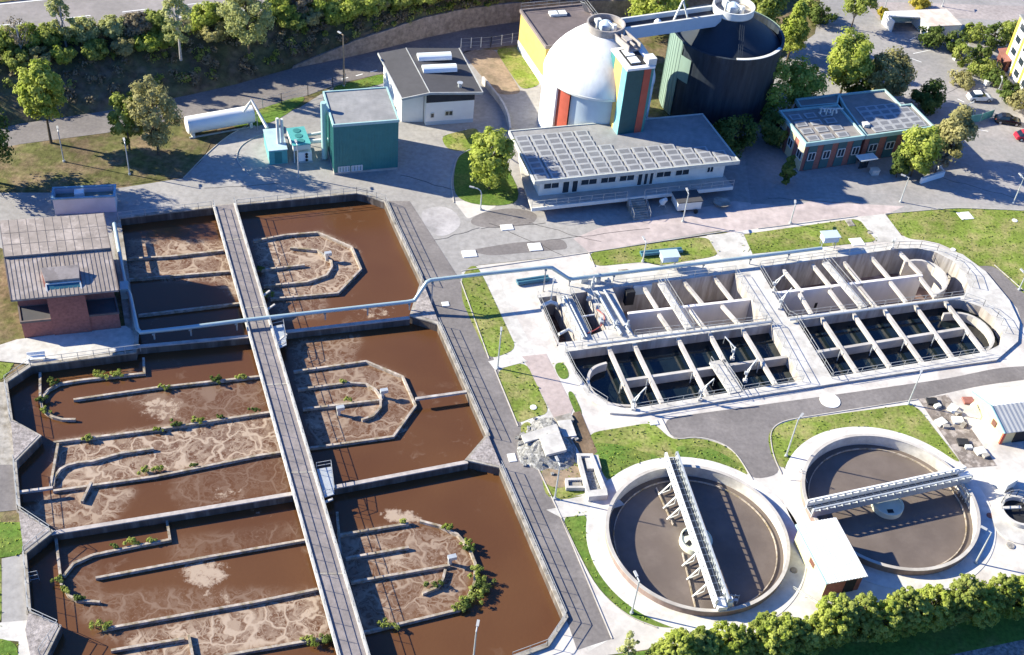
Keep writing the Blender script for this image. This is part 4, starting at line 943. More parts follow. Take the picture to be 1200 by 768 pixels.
for x, y in ((509, 66.5), (515, 80.5)):
    c = G(x, y, zz+.05); d = Vector((math.cos(R(17)), math.sin(R(17)), 0)); mb = MB(); n = Vector((-d.y, d.x, 0)); vs = []
    for k in range(9):
        a = math.pi*k/8
        for e in (-2.6, 2.6): q_ = c+d*e+n*math.cos(a)*.95; vs.append((q_.x, q_.y, zz-.35+.25+math.sin(a)*.75))
    mb.add(vs, [(k*2, k*2+1, k*2+3, k*2+2) for k in range(8)]+[tuple(range(0, 18, 2))[::-1], tuple(range(1, 18, 2))]); 
    part('skylight', mb, skylt, gar)
c = G(539, 101, zz-.3); part('roof_vent', MB().cyl((c.x, c.y, zz-.6), .3, .8, 10).cyl((c.x, c.y, zz+.2), .45, .12, 10), metal_m, gar)
part('wall_lamp_post', MB().bar(G(546, 152, 0), G(546, 152, 4.2), .12), offwhite, gar)

# ---- big green cube building
zq = 8.3
q4 = rect(G(392, 205), G(465.5, 198.5), G(382, 160)); u = (q4[1]-q4[0]); q4[3] = q4[0]+(q4[3]-q4[0]).normalized()*8.6; q4[2] = q4[1]+(q4[3]-q4[0])
grn = thing('green_tower_building', 'tall windowless green sheet metal building with flat grey roof and pale trim', 'building', (*((q4[0]+q4[2])/2), 0))
part('wall', MB().prism(q4, .35, zq-.1), teal_dk if False else teal, grn)
mb = MB()
for a, b in ((q4[0], q4[1]), (q4[3], q4[0])):
    A, B, d, n = seg_frame(a, b); K = 22
    for i in range(K+1): e = lerp2(A, B, i/K)+n*.03; mb.bar((*e, .4), (*e, zq-.2), .10, .07, up=(*n, 0))
part('cladding_rib', mb, teal, grn)
part('plinth', MB().prism(inset(q4, -.06), 0, .36), concrete, grn)
part('roof', MB().prism(inset(q4, .1), zq-.1, zq+.02), felt, grn)
part('roof_trim', MB().wall(inset(q4, -.04), zq-.25, zq+.16, .22, closed=True), teal_lt, grn)
opening(grn, q4[0], q4[1], .06, .24, .4, 1.3, offwhite, blueskin_and_shade, name='window', mull=1); opening(grn, q4[0], q4[1], .27, .44, .4, 1.3, offwhite, blueskin_and_shade, name='window', mull=1)
e = lerp2(q4[3], q4[0], .55)+Vector((-.75, -.2)); part('flue', MB().tube([(*e, .3), (*e, zq+1.3)], .42, 14).tube([(*(e+Vector((.9, .3))), zq-.8), (*e, zq+1.0)], .3, 10), teal_lt, grn, smooth=True)
# ---- little teal plant units left of it
def unit(px, z, label, zf=0):
    p = rect(*[G(*k, z) for k in px]); return p
p = rect(G(315, 177, 2.4), G(336.5, 175, 2.4), G(309, 152, 2.4))
t = thing('plant_container', 'small teal metal plant container with two slim flues, left of the tall green building', 'container', (*((p[0]+p[2])/2), 0))
part('body', MB().prism(p, .0, 2.3), mat('bright_teal_sheet', (.10, .36, .34), .5, .08, 1, .08), t); part('roof', MB().prism(inset(p, -.06), 2.3, 2.42), mat('pale_blue_roof', (.40, .52, .56), .5, .08), t)
for k, (u_, h_) in enumerate(((.62, 7.6), (.85, 7.4))):
    e = lerp2(lerp2(p[0], p[1], u_), lerp2(p[3], p[2], u_), .3); part('flue', MB().tube([(*e, 2.4), (*e, h_-1)], .22, 10), offwhite, t, smooth=True)
part('door', MB().bar((*lerp2(p[0], p[1], .3), 1.1), (*lerp2(p[0], p[1], .7), 1.1), .06, 1.9), teal, t)
p = rect(G(343.5, 171, 3.0), G(364, 168.5, 3.0), G(338, 150.5, 3.0))
t = thing('raised_cooler_unit', 'teal topped cooling unit on pale legs, between the small container and the tall green building', 'machine', (*((p[0]+p[2])/2), 0))
part('casing', MB().prism(p, 2.1, 2.9), offwhite, t); part('top', MB().prism(inset(p, -.05), 2.9, 3.02), mat('bright_teal_sheet', (.10, .36, .34)), t)
for q_ in inset(p, .15): part('leg', MB().bar((*q_, 0), (*q_, 2.1), .14), offwhite, t)
mb = MB()
for k in range(3): e = lerp2(lerp2(p[0], p[1], .5), lerp2(p[3], p[2], .5), .2+.3*k); mb.cyl((e.x, e.y, 3.03), .55, .06, 14)
part('fan', mb, teal, t)
part('duct', MB().tube([(*lerp2(p[1], p[2], .3), 2.4), (*(lerp2(p[1], p[2], .3)+Vector((3.2, 1.1))), 2.5)], .32, 10).tube([(*lerp2(p[1], p[2], .7), 2.3), (*(lerp2(p[1], p[2], .7)+Vector((3.4, 1.2))), 2.7)], .25, 10), offwhite, t, smooth=True)
c = G(357, 187.5)
t = thing('compressor_box', 'white machine box with dark round vents standing below the raised cooling unit', 'machine', tuple(c))
part('casing', MB().box((c.x, c.y, .2), (2.0, 1.2, 1.5), R(18)), white, t); 
for k in (.4, .95, 1.4): part('vent', MB().tube([(c.x+.32+.1, c.y-.62+.1, k), (c.x+.36+.1, c.y-.74+.1, k)], .2, 10), dark, t)
part('skid', MB().box((c.x, c.y, 0), (2.2, 1.4, .18), R(18)), metal_m, t)
# gas tank on saddles and its vent pipes
a, b = G(219, 147, 1.7), G(296, 133.5, 1.7); d = (b-a).normalized()
t = thing('gas_tank', 'long white horizontal cylinder tank on steel saddles beside the service road', 'tank', tuple(G(256, 160)))
pr = [(-.55, .25), (-.4, .8), (-.15, 1.15), (.15, 1.28)]
path = [a-d*.0]
mb = MB(); mb.tube([a, b], 1.28, 24); part('shell', mb, white, t, smooth=True)
mb = MB(); mb.tube([a-d*.12, a], 1.05, 24, r2=1.27).tube([b, b+d*.12], 1.27, 24, r2=1.05); part('end_cap', mb, offwhite, t, smooth=True)
n = Vector((-d.y, d.x, 0))
for f in (.06, .94):
    c = a.lerp(b, f); part('saddle', MB().box((c.x, c.y, 0), (.4, 2.3, .9), math.atan2(d.y, d.x)), offwhite, t)
part('base_frame', MB().bar(a-n*1.0+Vector((0, 0, -1.55)), b-n*1.0+Vector((0, 0, -1.55)), .2).bar(a+n*1.0+Vector((0, 0, -1.55)), b+n*1.0+Vector((0, 0, -1.55)), .2), rail_m, t)
top = G(295, 118, 4.6)
t = thing('vent_duct', 'slanting white duct peaking between the white tank and the teal container', 'duct', tuple(G(291, 140)))
part('duct', MB().tube([G(285, 131, 3.2), top, G(313, 150, 2.3)], .26, 10), offwhite, t, smooth=True)
part('support', MB().bar(G(302, 152, 0), G(301, 133, 3.2), .12), rail_m, t)

# ---- yellow building behind the silo
zy = 7
y4 = rect(G(640, 55, zy), G(640, 55, zy)+(G(690, 5, zy)-G(616, 12, zy)), G(616, 12, zy))
t = thing('yellow_building', 'flat dark roofed building with yellow side wall and pale plinth behind the white silo', 'building', (*((y4[0]+y4[2])/2), 0))
part('wall', MB().prism(inset(y4, .05), 1.6, zy-.3), yellow, t); part('plinth', MB().prism(inset(y4, -.02), 0, 1.6), offwhite, t)
part('roof', MB().prism(inset(y4, .1), zy-.3, zy-.05), mat('brown_roof_felt', (.15, .12, .115), .95, .15, 1.2, .15), t); part('parapet', MB().wall(y4, zy-.35, zy+.2, .3, closed=True), mat('brown_parapet', (.22, .18, .165), .8), t)
for x, y in ((649, 17), (658, 16.5)): c = G(x, y, zy); part('rooflight', MB().box((c.x, c.y, zy-.06), (1.5, 1.3, .4), R(20)), skylt, t)
part('railing', MB().rail([(*y4[3], zy+.2), (*y4[2], zy+.2), (*y4[1], zy+.2)], h=1.1, step=2.2), rail_m, t)
part('ladder', MB().bar(G(688, 14, zy), G(683, 3, zy+2.5), .9, .08), rail_m, t)

# ---- digesters
SC = Vector((8.95, 165.4))
silo = thing('white_digester', 'white domed digester silo with one red panel and a railed top platform', 'silo', (*SC, 0), 'twin digesters')
C3 = (SC.x, SC.y, 0); Rs = 8.35
domeprof = [(Rs, 9.6), (Rs-.02, 10.0), (8.0, 11.0), (7.35, 12.2), (6.4, 13.4), (5.3, 14.5), (4.1, 15.5), (3.1, 16.2), (2.7, 16.5)]
part('dome', MB().lathe(C3, [(Rs-.9, 9.5)]+domeprof, 96), siloskin, silo, smooth=True)
aF0, aF1 = R(-138), R(-20)     # recessed front sector
part('shell_wall', MB().lathe(C3, [(Rs-.02, 0), (Rs-.02, 9.58)], 96, a0=aF1, a1=aF0+2*math.pi), siloskin, silo, smooth=True)
part('recessed_wall', MB().lathe(C3, [(Rs-.75, 0), (Rs-.75, 9.6)], 64, a0=aF0+R(17), a1=aF1), blueskin_and_shade, silo, smooth=True)  # pale blue paints the shade on the white wall below the dome
part('red_panel', MB().lathe(C3, [(Rs-.4, 0), (Rs-.4, 9.55)], 24, a0=aF0, a1=aF0+R(17)), red, silo, smooth=True)
part('eave_trim', MB().lathe(C3, [(Rs-.1, 9.35), (Rs+.08, 9.35), (Rs+.08, 9.7), (Rs-.1, 9.7)], 96, closed=True), offwhite, silo, smooth=True)
e0_ = Vector((SC.x+(Rs-.4)*math.cos(aF0), SC.y+(Rs-.4)*math.sin(aF0))); 
for a_ in (aF0, aF1): part('reveal', MB().bar((SC.x+(Rs-.45)*math.cos(a_), SC.y+(Rs-.45)*math.sin(a_), 0), (SC.x+(Rs-.45)*math.cos(a_), SC.y+(Rs-.45)*math.sin(a_), 9.5), .12, .9, up=(math.cos(a_), math.sin(a_), 0)), siloskin, silo)
def top_ring(parent, C, r, m_):
    part('platform', MB().lathe((*C, 0), [(r+.1, 16.3), (r+.1, 16.55), (.1, 16.55)], 40), concrete_old, parent)
    part('parapet', MB().lathe((*C, 0), [(r-.1, 16.4), (r+.12, 16.4), (r+.12, 17.5), (r-.1, 17.5)], 48, closed=True), m_, parent, smooth=True)
    mb = MB().lathe((C.x, C.y, 16.56), [(1.0, 0), (1.0, .8), (.7, 1.1), (.01, 1.2)], 24); part('dome_hatch', mb, blueskin_and_shade, parent, smooth=True)
    part('gas_pipe', MB().cyl((C.x+1.2, C.y-1.0, 16.56), .35, 1.3, 10).tube([(C.x+.2, C.y, 17.6), (C.x+1.2, C.y-1, 17.6)], .15, 8), offwhite, parent); part('equipment_box', MB().box((C.x-1.2, C.y+.8, 16.56), (.9, .7, 1.0), .5), offwhite, parent); part('vent_stack', MB().tube([(C.x-1.3, C.y-.9, 16.6), (C.x-1.3, C.y-.9, 18.4)], .18, 8), offwhite, parent)
top_ring(silo, SC, 2.7, mat('weathered_parapet', (.36, .32, .29), .9, .2, 2, .15))
# stair wing from the ring down to the tower
a, b = Vector((SC.x+2.0, SC.y-1.9)), Vector((13.2, 160.2))
mb = MB(); dd = (b-a).normalized(); nn = Vector((-dd.y, dd.x))*1.0
part('top_gangway', MB().bar((*a, 16.4), (*b, 16.3), 2.0, .3).bar((*(a+nn), 16.9), (*(b+nn), 16.8), .15, .9).bar((*(a-nn), 16.9), (*(b-nn), 16.8), .15, .9).box((b.x-1.2, b.y+1.6, 16.5), (1.0, 1.4, .8), .6).tube([(*a, 17.0), (*b, 17.1)], .2, 8), mat('weathered_parapet', (.36, .32, .29)), silo)
# dark digester
DC = Vector((28.3, 175.4))
dg = thing('green_digester', 'big grey green round digester in shadow with a railed crown platform, right of the silo', 'silo', (*DC, 0), 'twin digesters')
C3 = (DC.x, DC.y, 0); Rd = 8.7
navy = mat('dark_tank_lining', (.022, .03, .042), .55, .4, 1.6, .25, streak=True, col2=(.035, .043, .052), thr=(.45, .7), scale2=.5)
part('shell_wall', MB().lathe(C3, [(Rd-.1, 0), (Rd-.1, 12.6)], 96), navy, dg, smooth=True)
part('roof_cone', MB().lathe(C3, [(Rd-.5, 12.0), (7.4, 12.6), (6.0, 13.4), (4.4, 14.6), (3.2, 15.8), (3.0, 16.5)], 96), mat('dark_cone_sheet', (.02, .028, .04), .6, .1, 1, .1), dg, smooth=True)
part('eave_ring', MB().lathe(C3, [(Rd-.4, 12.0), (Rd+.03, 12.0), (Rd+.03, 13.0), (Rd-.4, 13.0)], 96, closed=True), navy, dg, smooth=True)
part('coping', MB().lathe(C3, [(Rd-.45, 13.01), (Rd+.06, 13.01), (Rd+.06, 13.1), (Rd-.45, 13.1)], 40, a0=R(-85), a1=R(-25), closed=True), offwhite, dg, smooth=True)  # no separate coping: partial pale arc paints in the sunlit stretch of the rim
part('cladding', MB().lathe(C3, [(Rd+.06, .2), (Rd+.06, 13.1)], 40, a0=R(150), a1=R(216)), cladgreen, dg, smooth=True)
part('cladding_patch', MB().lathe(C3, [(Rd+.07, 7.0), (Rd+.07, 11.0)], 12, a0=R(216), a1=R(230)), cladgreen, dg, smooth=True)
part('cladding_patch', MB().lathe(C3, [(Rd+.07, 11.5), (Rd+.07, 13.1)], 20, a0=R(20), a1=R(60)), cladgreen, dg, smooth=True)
mb = MB()
for k in range(14): a_ = R(151+k*4.9); mb.bar((DC.x+(Rd+.08)*math.cos(a_), DC.y+(Rd+.08)*math.sin(a_), .3), (DC.x+(Rd+.08)*math.cos(a_), DC.y+(Rd+.08)*math.sin(a_), 13.0), .1, .06, up=(math.cos(a_), math.sin(a_), 0))
part('cladding_rib', mb, cladgreen, dg)
top_ring(dg, DC, 3.1, offwhite)
for k in range(3): part('roof_cone_rib', MB().bar((DC.x+.3*k+1, DC.y-7.8, 12.7), (DC.x+.3*k+1, DC.y-3.3, 16.1), .1), mat('dark_cone_sheet', (.02, .028, .04)), dg)
# link bridge between the crowns
a, b = SC+(DC-SC).normalized()*2.4, DC-(DC-SC).normalized()*2.8
t = thing('link_bridge', 'pale high link bridge joining the crowns of the two digesters', 'bridge', (*((a+b)/2), 14.6))
dd = (b-a).normalized(); nn = Vector((-dd.y, dd.x))
part('deck', MB().bar((*a, 16.1), (*b, 16.1), 2.6, .3), felt_dk, t)
for s_ in (-1, 1): part('side_girder', MB().bar((*(a+nn*1.35*s_), 16.0), (*(b+nn*1.35*s_), 16.0), .16, 1.9), blueskin_and_shade, t); part('coping', MB().bar((*(a+nn*1.35*s_), 17.0), (*(b+nn*1.35*s_), 17.0), .3, .1), offwhite, t)
c = a.lerp(b, .62); part('lifting_frame', MB().bar((*(c-dd*1.2), 16.3), (*(c-dd*.2), 19.4), .22).bar((*(c+dd*1.2), 16.3), (*(c-dd*.2), 19.4), .22), offwhite, t)
c = a.lerp(b, .38); part('vent_dome', MB().lathe((c.x, c.y-.6, 16.3), [(.6, 0), (.55, .5), (.3, .8), (.01, .9)], 16), white, t, smooth=True)
# stair tower
zt = 16.0
tp = rect(G(736, 81, zt), G(767, 77.5, zt), G(719.5, 57, zt))
tw = thing('stair_tower', 'square stair tower with white top and vertical teal, yellow and red stripes beside the silo', 'tower', (*((tp[0]+tp[2])/2), 0))
part('shaft', MB().prism(tp, 0, zt-.35), teal_dk, tw)
part('roof_slab', MB().prism(inset(tp, -.12), zt-.35, zt), white, tw)
def stripe(a, b, t0, t1, m_, nm): A, B, d, n = seg_frame(a, b); part(nm, MB().bar((*(lerp2(A, B, t0)+n*.03), (zt-.4)/2), (*(lerp2(A, B, t1)+n*.03), (zt-.4)/2), .08, zt-.45), m_, tw)
stripe(tp[3], tp[0], .0, .26, teal, 'teal_stripe'); stripe(tp[3], tp[0], .27, .70, yellow, 'yellow_stripe'); stripe(tp[3], tp[0], .71, 1.0, mat('light_teal', (.17, .42, .43), .6), 'pale_teal_stripe')
stripe(tp[0], tp[1], .64, .90, red, 'red_stripe'); stripe(tp[0], tp[1], .905, 1.0, teal, 'teal_stripe')
q_ = inset(tp, .7); part('skylight_frame', MB().prism(q_, zt, zt+.14), dark, tw)
for k in (0, 1):
    s0_, s1_ = lerp2(q_[0], q_[3], .08+.46*k), lerp2(q_[0], q_[3], .46+.46*k); r0_, r1_ = lerp2(q_[1], q_[2], .08+.46*k), lerp2(q_[1], q_[2], .46+.46*k)
    part('skylight', MB().prism([lerp2(s0_, r0_, .1), lerp2(s0_, r0_, .62), lerp2(s1_, r1_, .62), lerp2(s1_, r1_, .1)], zt+.14, zt+.24), skylt, tw)
e = tp[1].lerp(tp[2], .12); part('roof_box', MB().box((e.x-.4, e.y, zt), (1.3, 1.5, 1.1), R(25)), offwhite, tw)

# ---- brick pump house at the left
z1 = 6.3
h4 = [G(13, 352, z1).xy, G(139, 340, z1).xy, G(122, 254, z1).xy, G(0, 263, z1).xy]
ph = thing('pump_house', 'red brick pump house with weathered pale sheet roof at the left of the basin', 'building', (*((h4[0]+h4[2])/2), 0))
m0, m1 = lerp2(h4[0], h4[3], .46), lerp2(h4[1], h4[2], .46); zrd = z1+.9
mb = MB(); vs = [(*h4[0], z1), (*h4[1], z1), (*m1, zrd), (*m0, zrd)]; mb.add(vs+[(x, y, z-.25) for x, y, z in vs], [(0, 1, 2, 3), (7, 6, 5, 4), (0, 4, 5, 1), (1, 5, 6, 2), (2, 6, 7, 3), (3, 7, 4, 0)])
part('roof', mb, roofpan, ph)
mb = MB(); o_ = (h4[3]-h4[0]).normalized()*-.1; vs = [(*(m0+o_), zrd+.3), (*(m1+o_), zrd+.3), (*h4[2], z1+.55), (*h4[3], z1+.55)]; mb.add(vs+[(x, y, z-.25) for x, y, z in vs], [(0, 1, 2, 3), (7, 6, 5, 4), (0, 4, 5, 1), (1, 5, 6, 2), (2, 6, 7, 3), (3, 7, 4, 0)])
part('roof', mb, roofpan, ph)
mb = MB()
for i in range(25):
    t_ = i/24; mb.bar((*lerp2(h4[0], h4[1], t_), z1+.02), (*lerp2(m0, m1, t_), zrd+.02), .05, .05)
for i in range(13):
    t_ = i/12; a_, b_ = lerp2(m0, m1, t_), lerp2(h4[3], h4[2], t_); mb.bar((*a_, zrd+.31), (*b_, z1+.56), .04, .03)
for t_ in (.3, .62): a_, b_ = lerp2(m0, h4[3], t_), lerp2(m1, h4[2], t_); zz_ = zrd+.31+(z1+.56-zrd-.31)*t_; mb.bar((*a_, zz_), (*b_, zz_), .04, .03)
part('roof_seam', mb, mat('roof_seam', (.19, .165, .15), .9), ph)
hf = inset(h4, .45); dpt = (hf[3]-hf[0]).normalized(); wf = (hf[1]-hf[0]).normalized()
part('wall', MB().prism([hf[0]+dpt*2.6, hf[1]+dpt*2.6, hf[2], hf[3]], 0, z1-.25), brick, ph)
fl = [hf[0]-dpt*.2, hf[1]-dpt*.2, hf[1]+dpt*2.7, hf[0]+dpt*2.7]
part('front_annex', MB().prism(fl, 0, 2.5), brick, ph); part('annex_roof', MB().prism(inset(fl, .15), 2.5, 2.6), felt_dk, ph)
part('annex_trim', MB().wall(fl, 2.45, 2.72, .2, closed=True), mat('brown_trim', (.13, .10, .09), .8), ph)
bx0, bx1 = G(54, 352, 5.9).xy, G(99, 347, 5.9).xy; k0 = (bx0-hf[0]).dot(wf); k1 = (bx1-hf[0]).dot(wf)
bx = [hf[0]+wf*k0-dpt*.35, hf[0]+wf*k1-dpt*.35, hf[0]+wf*k1+dpt*3.2, hf[0]+wf*k0+dpt*3.2]
part('stair_head', MB().prism(bx, 0, 4.0, z1s=[5.9, 5.9, 7.4, 7.4]), brick, ph)
ib = inset(bx, .22); zA, zB = 6.12, 6.75
jb = [ib[0], ib[1], ib[1].lerp(ib[2], .45), ib[0].lerp(ib[3], .45)]
part('sloped_window', MB().add([(*jb[0], zA), (*jb[1], zA), (*jb[2], zB), (*jb[3], zB)], [(0, 1, 2, 3)]), mat('blue_glass', (.04, .12, .16), .15, .1), ph)
part('window_frame', MB().bar((*jb[0], zA), (*jb[1], zA), .2, .16).bar((*jb[0], zA), (*jb[3], zB), .16).bar((*jb[1], zA), (*jb[2], zB), .16).bar((*jb[3], zB), (*jb[2], zB), .16), offwhite, ph)
mb = MB(); kb = [ib[0].lerp(ib[3], .5), ib[1].lerp(ib[2], .5), Vector(bx[2]), Vector(bx[3])]
part('head_roof', mb.prism(kb, 6.6, 7, z1s=[7.15, 7.15, 7.75, 7.75]), roofpan, ph)
for a_, b_ in (((*h4[1], z1-.1), (*m1, zrd-.1)), ((*m1, zrd+.15), (*h4[2], z1+.4)), ((*h4[0], z1-.1), (*m0, zrd-.1))): part('verge_trim', MB().bar(a_, b_, .14, .3), mat('brown_trim', (.13, .10, .09)), ph)
apron = [p.xy for p in GG([(-20,412),(20,399),(147,383),(163,393),(162,410),(36,428),(-5,424)])]
struct('paved_apron', flat(apron, .16), slabm)
struct('paved_apron', flat([p.xy for p in GG([(130,262),(141,258),(152,336),(165,392),(147,384),(140,338)])], .14), concrete_old)
# white tank box above it
zb2 = 2.6
bx = rect(G(61, 233.5, zb2), G(134, 230, zb2), G(56, 221, zb2))
t = thing('steel_container', 'white open topped steel container with blue rim behind the brick pump house', 'container', (*((bx[0]+bx[2])/2), 0))
part('wall', MB().wall(inset(bx, .1), 0, zb2-.1, .16, closed=True), mat('pale_lilac_sheet', (.56, .56, .60), .6, .06), t); part('rim', MB().wall(bx, zb2-.1, zb2+.1, .3, closed=True), mat('blue_grey_rim', (.20, .34, .42), .5), t)
part('cover', MB().prism(inset(bx, .2), zb2-.9, zb2-.8), mat('mossy_cover', (.20, .21, .17), .9, .3), t)
e = lerp2(lerp2(bx[0], bx[1], .42), lerp2(bx[3], bx[2], .42), .55); part('hatch', MB().box((e.x, e.y, zb2-.8), (1.2, 1.0, .9), R(17)), white, t)

# ---- open garage and flats at the upper right
zz2 = 2.4
g4 = rect(G(1089, 31, zz2), G(1127, 29.5, zz2), G(1078, 12, zz2))
t = thing('garage', 'white flat roofed garage with an open car bay beside it at the top right', 'garage', (*((g4[0]+g4[2])/2), 0))
part('wall', MB().prism(g4, 0, zz2-.1), white, t); part('roof', MB().prism(inset(g4, -.08), zz2-.1, zz2+.05), mat('pink_stained_roof', (.58, .46, .38), .8, .1, .8, .15, col2=(.62, .58, .50), scale2=.2), t)
b4 = [p.xy for p in GG([(1043,19),(1082,20.5),(1078,12.2),(1037,13.5)], zz2)]
part('bay_roof', MB().prism(b4, zz2-.2, zz2+.02), offwhite, t)
part('bay_back', MB().bar((*lerp2(b4[3], b4[2], 0), zz2/2), (*b4[2], zz2/2), .15, zz2-.3), teal_lt, t)
o_ = (b4[0]-b4[3]).normalized()*3.2
part('bay_side', MB().prism([b4[3], b4[3]+o_, b4[3]+o_+Vector((.2, 0)), b4[3]+Vector((.2, 0))], 0, zz2-.2), white, t)
part('bay_floor', flat([b4[3], b4[3]+o_, b4[2]+o_, b4[2]], .05), asph, t)
# flats
za = 9.2
d1 = (G(1200, 113)-G(1174, 75)).normalized(); A = G(1174, 75).xy; fl4 = [A+d1.xy*27, A, A+Vector((11, 1.45)), A+d1.xy*27+Vector((11, 1.45))]
t = thing('apartment_block', 'four storey white apartment block with yellow upright strips at the right edge', 'building', tuple(G(1174, 75)))
part('wall', MB().prism(fl4, 0, za), white, t); part('roof', MB().prism(inset(fl4, -.15), za, za+.3), felt, t)
Af, Bf = fl4[1], fl4[0]; nn_ = Vector((d1.y, -d1.x)); nn_ = -nn_ if nn_.x > 0 else nn_
for k in range(8):
    f0 = .005+k*.13; p_ = Af.lerp(Bf, f0)+nn_*.04; part('yellow_strip', MB().bar((*p_, za/2), (*(p_+d1.xy*.7), za/2), .1, za), mat('sun_yellow', (.66, .46, .07), .7), t)
    for s_ in range(4):
        a_, b_ = Af.lerp(Bf, f0+.045)+nn_*.03, Af.lerp(Bf, f0+.11)+nn_*.03; z0_ = .9+s_*2.25
        w_ = part('window', MB().bar((*a_, z0_), (*b_, z0_), .14, .08).bar((*a_, z0_+1.2), (*b_, z0_+1.2), .14, .08), offwhite, t); part('pane', MB().bar((*a_, z0_+.6), (*b_, z0_+.6), .05, 1.15), glass, w_)
# ================================================================== VEGETATION
def leafmat(name, c, c2, tr=.35):
    m = bpy.data.materials.new(name); m.use_nodes = True; n = m.node_tree; L = n.links; n.nodes.clear()
    geo = n.nodes.new('ShaderNodeNewGeometry'); no = n.nodes.new('ShaderNodeTexNoise'); no.inputs['Scale'].default_value = .55; no.inputs['Detail'].default_value = 3; L.new(geo.outputs['Position'], no.inputs['Vector'])
    ad = n.nodes.new('ShaderNodeMath'); ad.operation = 'MULTIPLY_ADD'; L.new(geo.outputs['Random Per Island'], ad.inputs[0]); ad.inputs[1].default_value = .5
    sb = n.nodes.new('ShaderNodeMapRange'); sb.inputs[1].default_value = .35; sb.inputs[2].default_value = .65; sb.inputs[3].default_value = -.15; sb.inputs[4].default_value = .65; L.new(no.outputs['Fac'], sb.inputs[0]); L.new(sb.outputs[0], ad.inputs[2])
    mx = n.nodes.new('ShaderNodeMix'); mx.data_type = 'RGBA'; mx.inputs[6].default_value = (*c, 1); mx.inputs[7].default_value = (*c2, 1); L.new(ad.outputs[0], mx.inputs[0])
    d = n.nodes.new('ShaderNodeBsdfDiffuse'); t = n.nodes.new('ShaderNodeBsdfTranslucent'); L.new(mx.outputs[2], d.inputs[0]); L.new(mx.outputs[2], t.inputs[0])
    ms = n.nodes.new('ShaderNodeMixShader'); ms.inputs[0].default_value = tr; L.new(d.outputs[0], ms.inputs[1]); L.new(t.outputs[0], ms.inputs[2]); o = n.nodes.new('ShaderNodeOutputMaterial'); L.new(ms.outputs[0], o.inputs[0])
    return m
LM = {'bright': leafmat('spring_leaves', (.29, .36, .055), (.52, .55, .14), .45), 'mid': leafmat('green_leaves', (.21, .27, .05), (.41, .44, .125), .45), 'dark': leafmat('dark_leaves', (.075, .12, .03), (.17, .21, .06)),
      'olive': leafmat('olive_leaves', (.29, .275, .11), (.47, .43, .20), .42), 'brown': leafmat('bare_twigs', (.17, .14, .095), (.30, .25, .155), .2), 'pale': leafmat('pale_young_leaves', (.34, .37, .14), (.54, .54, .24), .45), 'yellow': leafmat('yellow_bloom', (.34, .27, .03), (.45, .38, .07))}
def leaf_arrays(clumps, per, leaf, r, up=.35):
    """leaf quads scattered over the outside of clump spheres (x,y,z,radius)"""
    C = np.repeat(np.array(clumps), per, 0); N = len(C)
    d = r.normal(size=(N, 3)); d[:, 2] += up; d /= np.linalg.norm(d, axis=1)[:, None]
    p = C[:, :3]+d*C[:, 3:4]*(r.uniform(.45, 1.08, (N, 1)))*np.array([1, 1, .85])
    nr = d+r.normal(size=(N, 3))*.42+np.array([0, 0, .25]); nr /= np.linalg.norm(nr, axis=1)[:, None]
    if True:   # leaves of one crown lean to the outside of the whole crown as well
        cc = C[:, :3].mean(0); og = p-cc; og /= (np.linalg.norm(og, axis=1)[:, None]+1e-6); nr = nr+og*.5; nr /= np.linalg.norm(nr, axis=1)[:, None]
    a = np.cross(nr, r.normal(size=(N, 3))); a /= np.linalg.norm(a, axis=1)[:, None]; b = np.cross(nr, a)
    s = leaf*r.uniform(.55, 1.25, (N, 1)); a = a*s; b = b*s*.75
    return np.stack([p-a, p-b*.9, p+a, p+b], 1).reshape(-1, 3)
def leaf_object(name, V, m, parent=None, org=(0, 0, 0)):
    V = V-np.array(org); n = len(V)//4; me = bpy.data.meshes.new(name); me.vertices.add(n*4); me.vertices.foreach_set('co', V.astype(np.float32).ravel())
    me.loops.add(n*4); me.loops.foreach_set('vertex_index', np.arange(n*4, dtype=np.int32)); me.polygons.add(n); me.polygons.foreach_set('loop_start', np.arange(0, n*4, 4, dtype=np.int32)); me.polygons.foreach_set('loop_total', np.full(n, 4, np.int32))
    me.update(calc_edges=True); me.materials.append(m); o = bpy.data.objects.new(name, me); COL.objects.link(o)
    if parent: o.parent = parent
    return o
def crown_clumps(c, rx, rz, n, r, shape='round', cr=.34):
    out = []
    while len(out) < n:
        d = r.normal(size=3); d /= np.linalg.norm(d); q = r.uniform(.35, 1)**.55; p = d*q
        z = p[2]; wd = 1.0
        if shape == 'cone': wd = np.clip(1.05-.62*(z+1)/2*1.25, .2, 1)
        if shape == 'column': wd = 1.0
        if shape == 'wide': wd = 1.0; 
        out.append((c[0]+p[0]*rx*wd, c[1]+p[1]*rx*wd, c[2]+z*rz, rx*cr*r.uniform(.65, 1.25)*(.75 if shape == 'cone' and z > .3 else 1)))
    return out
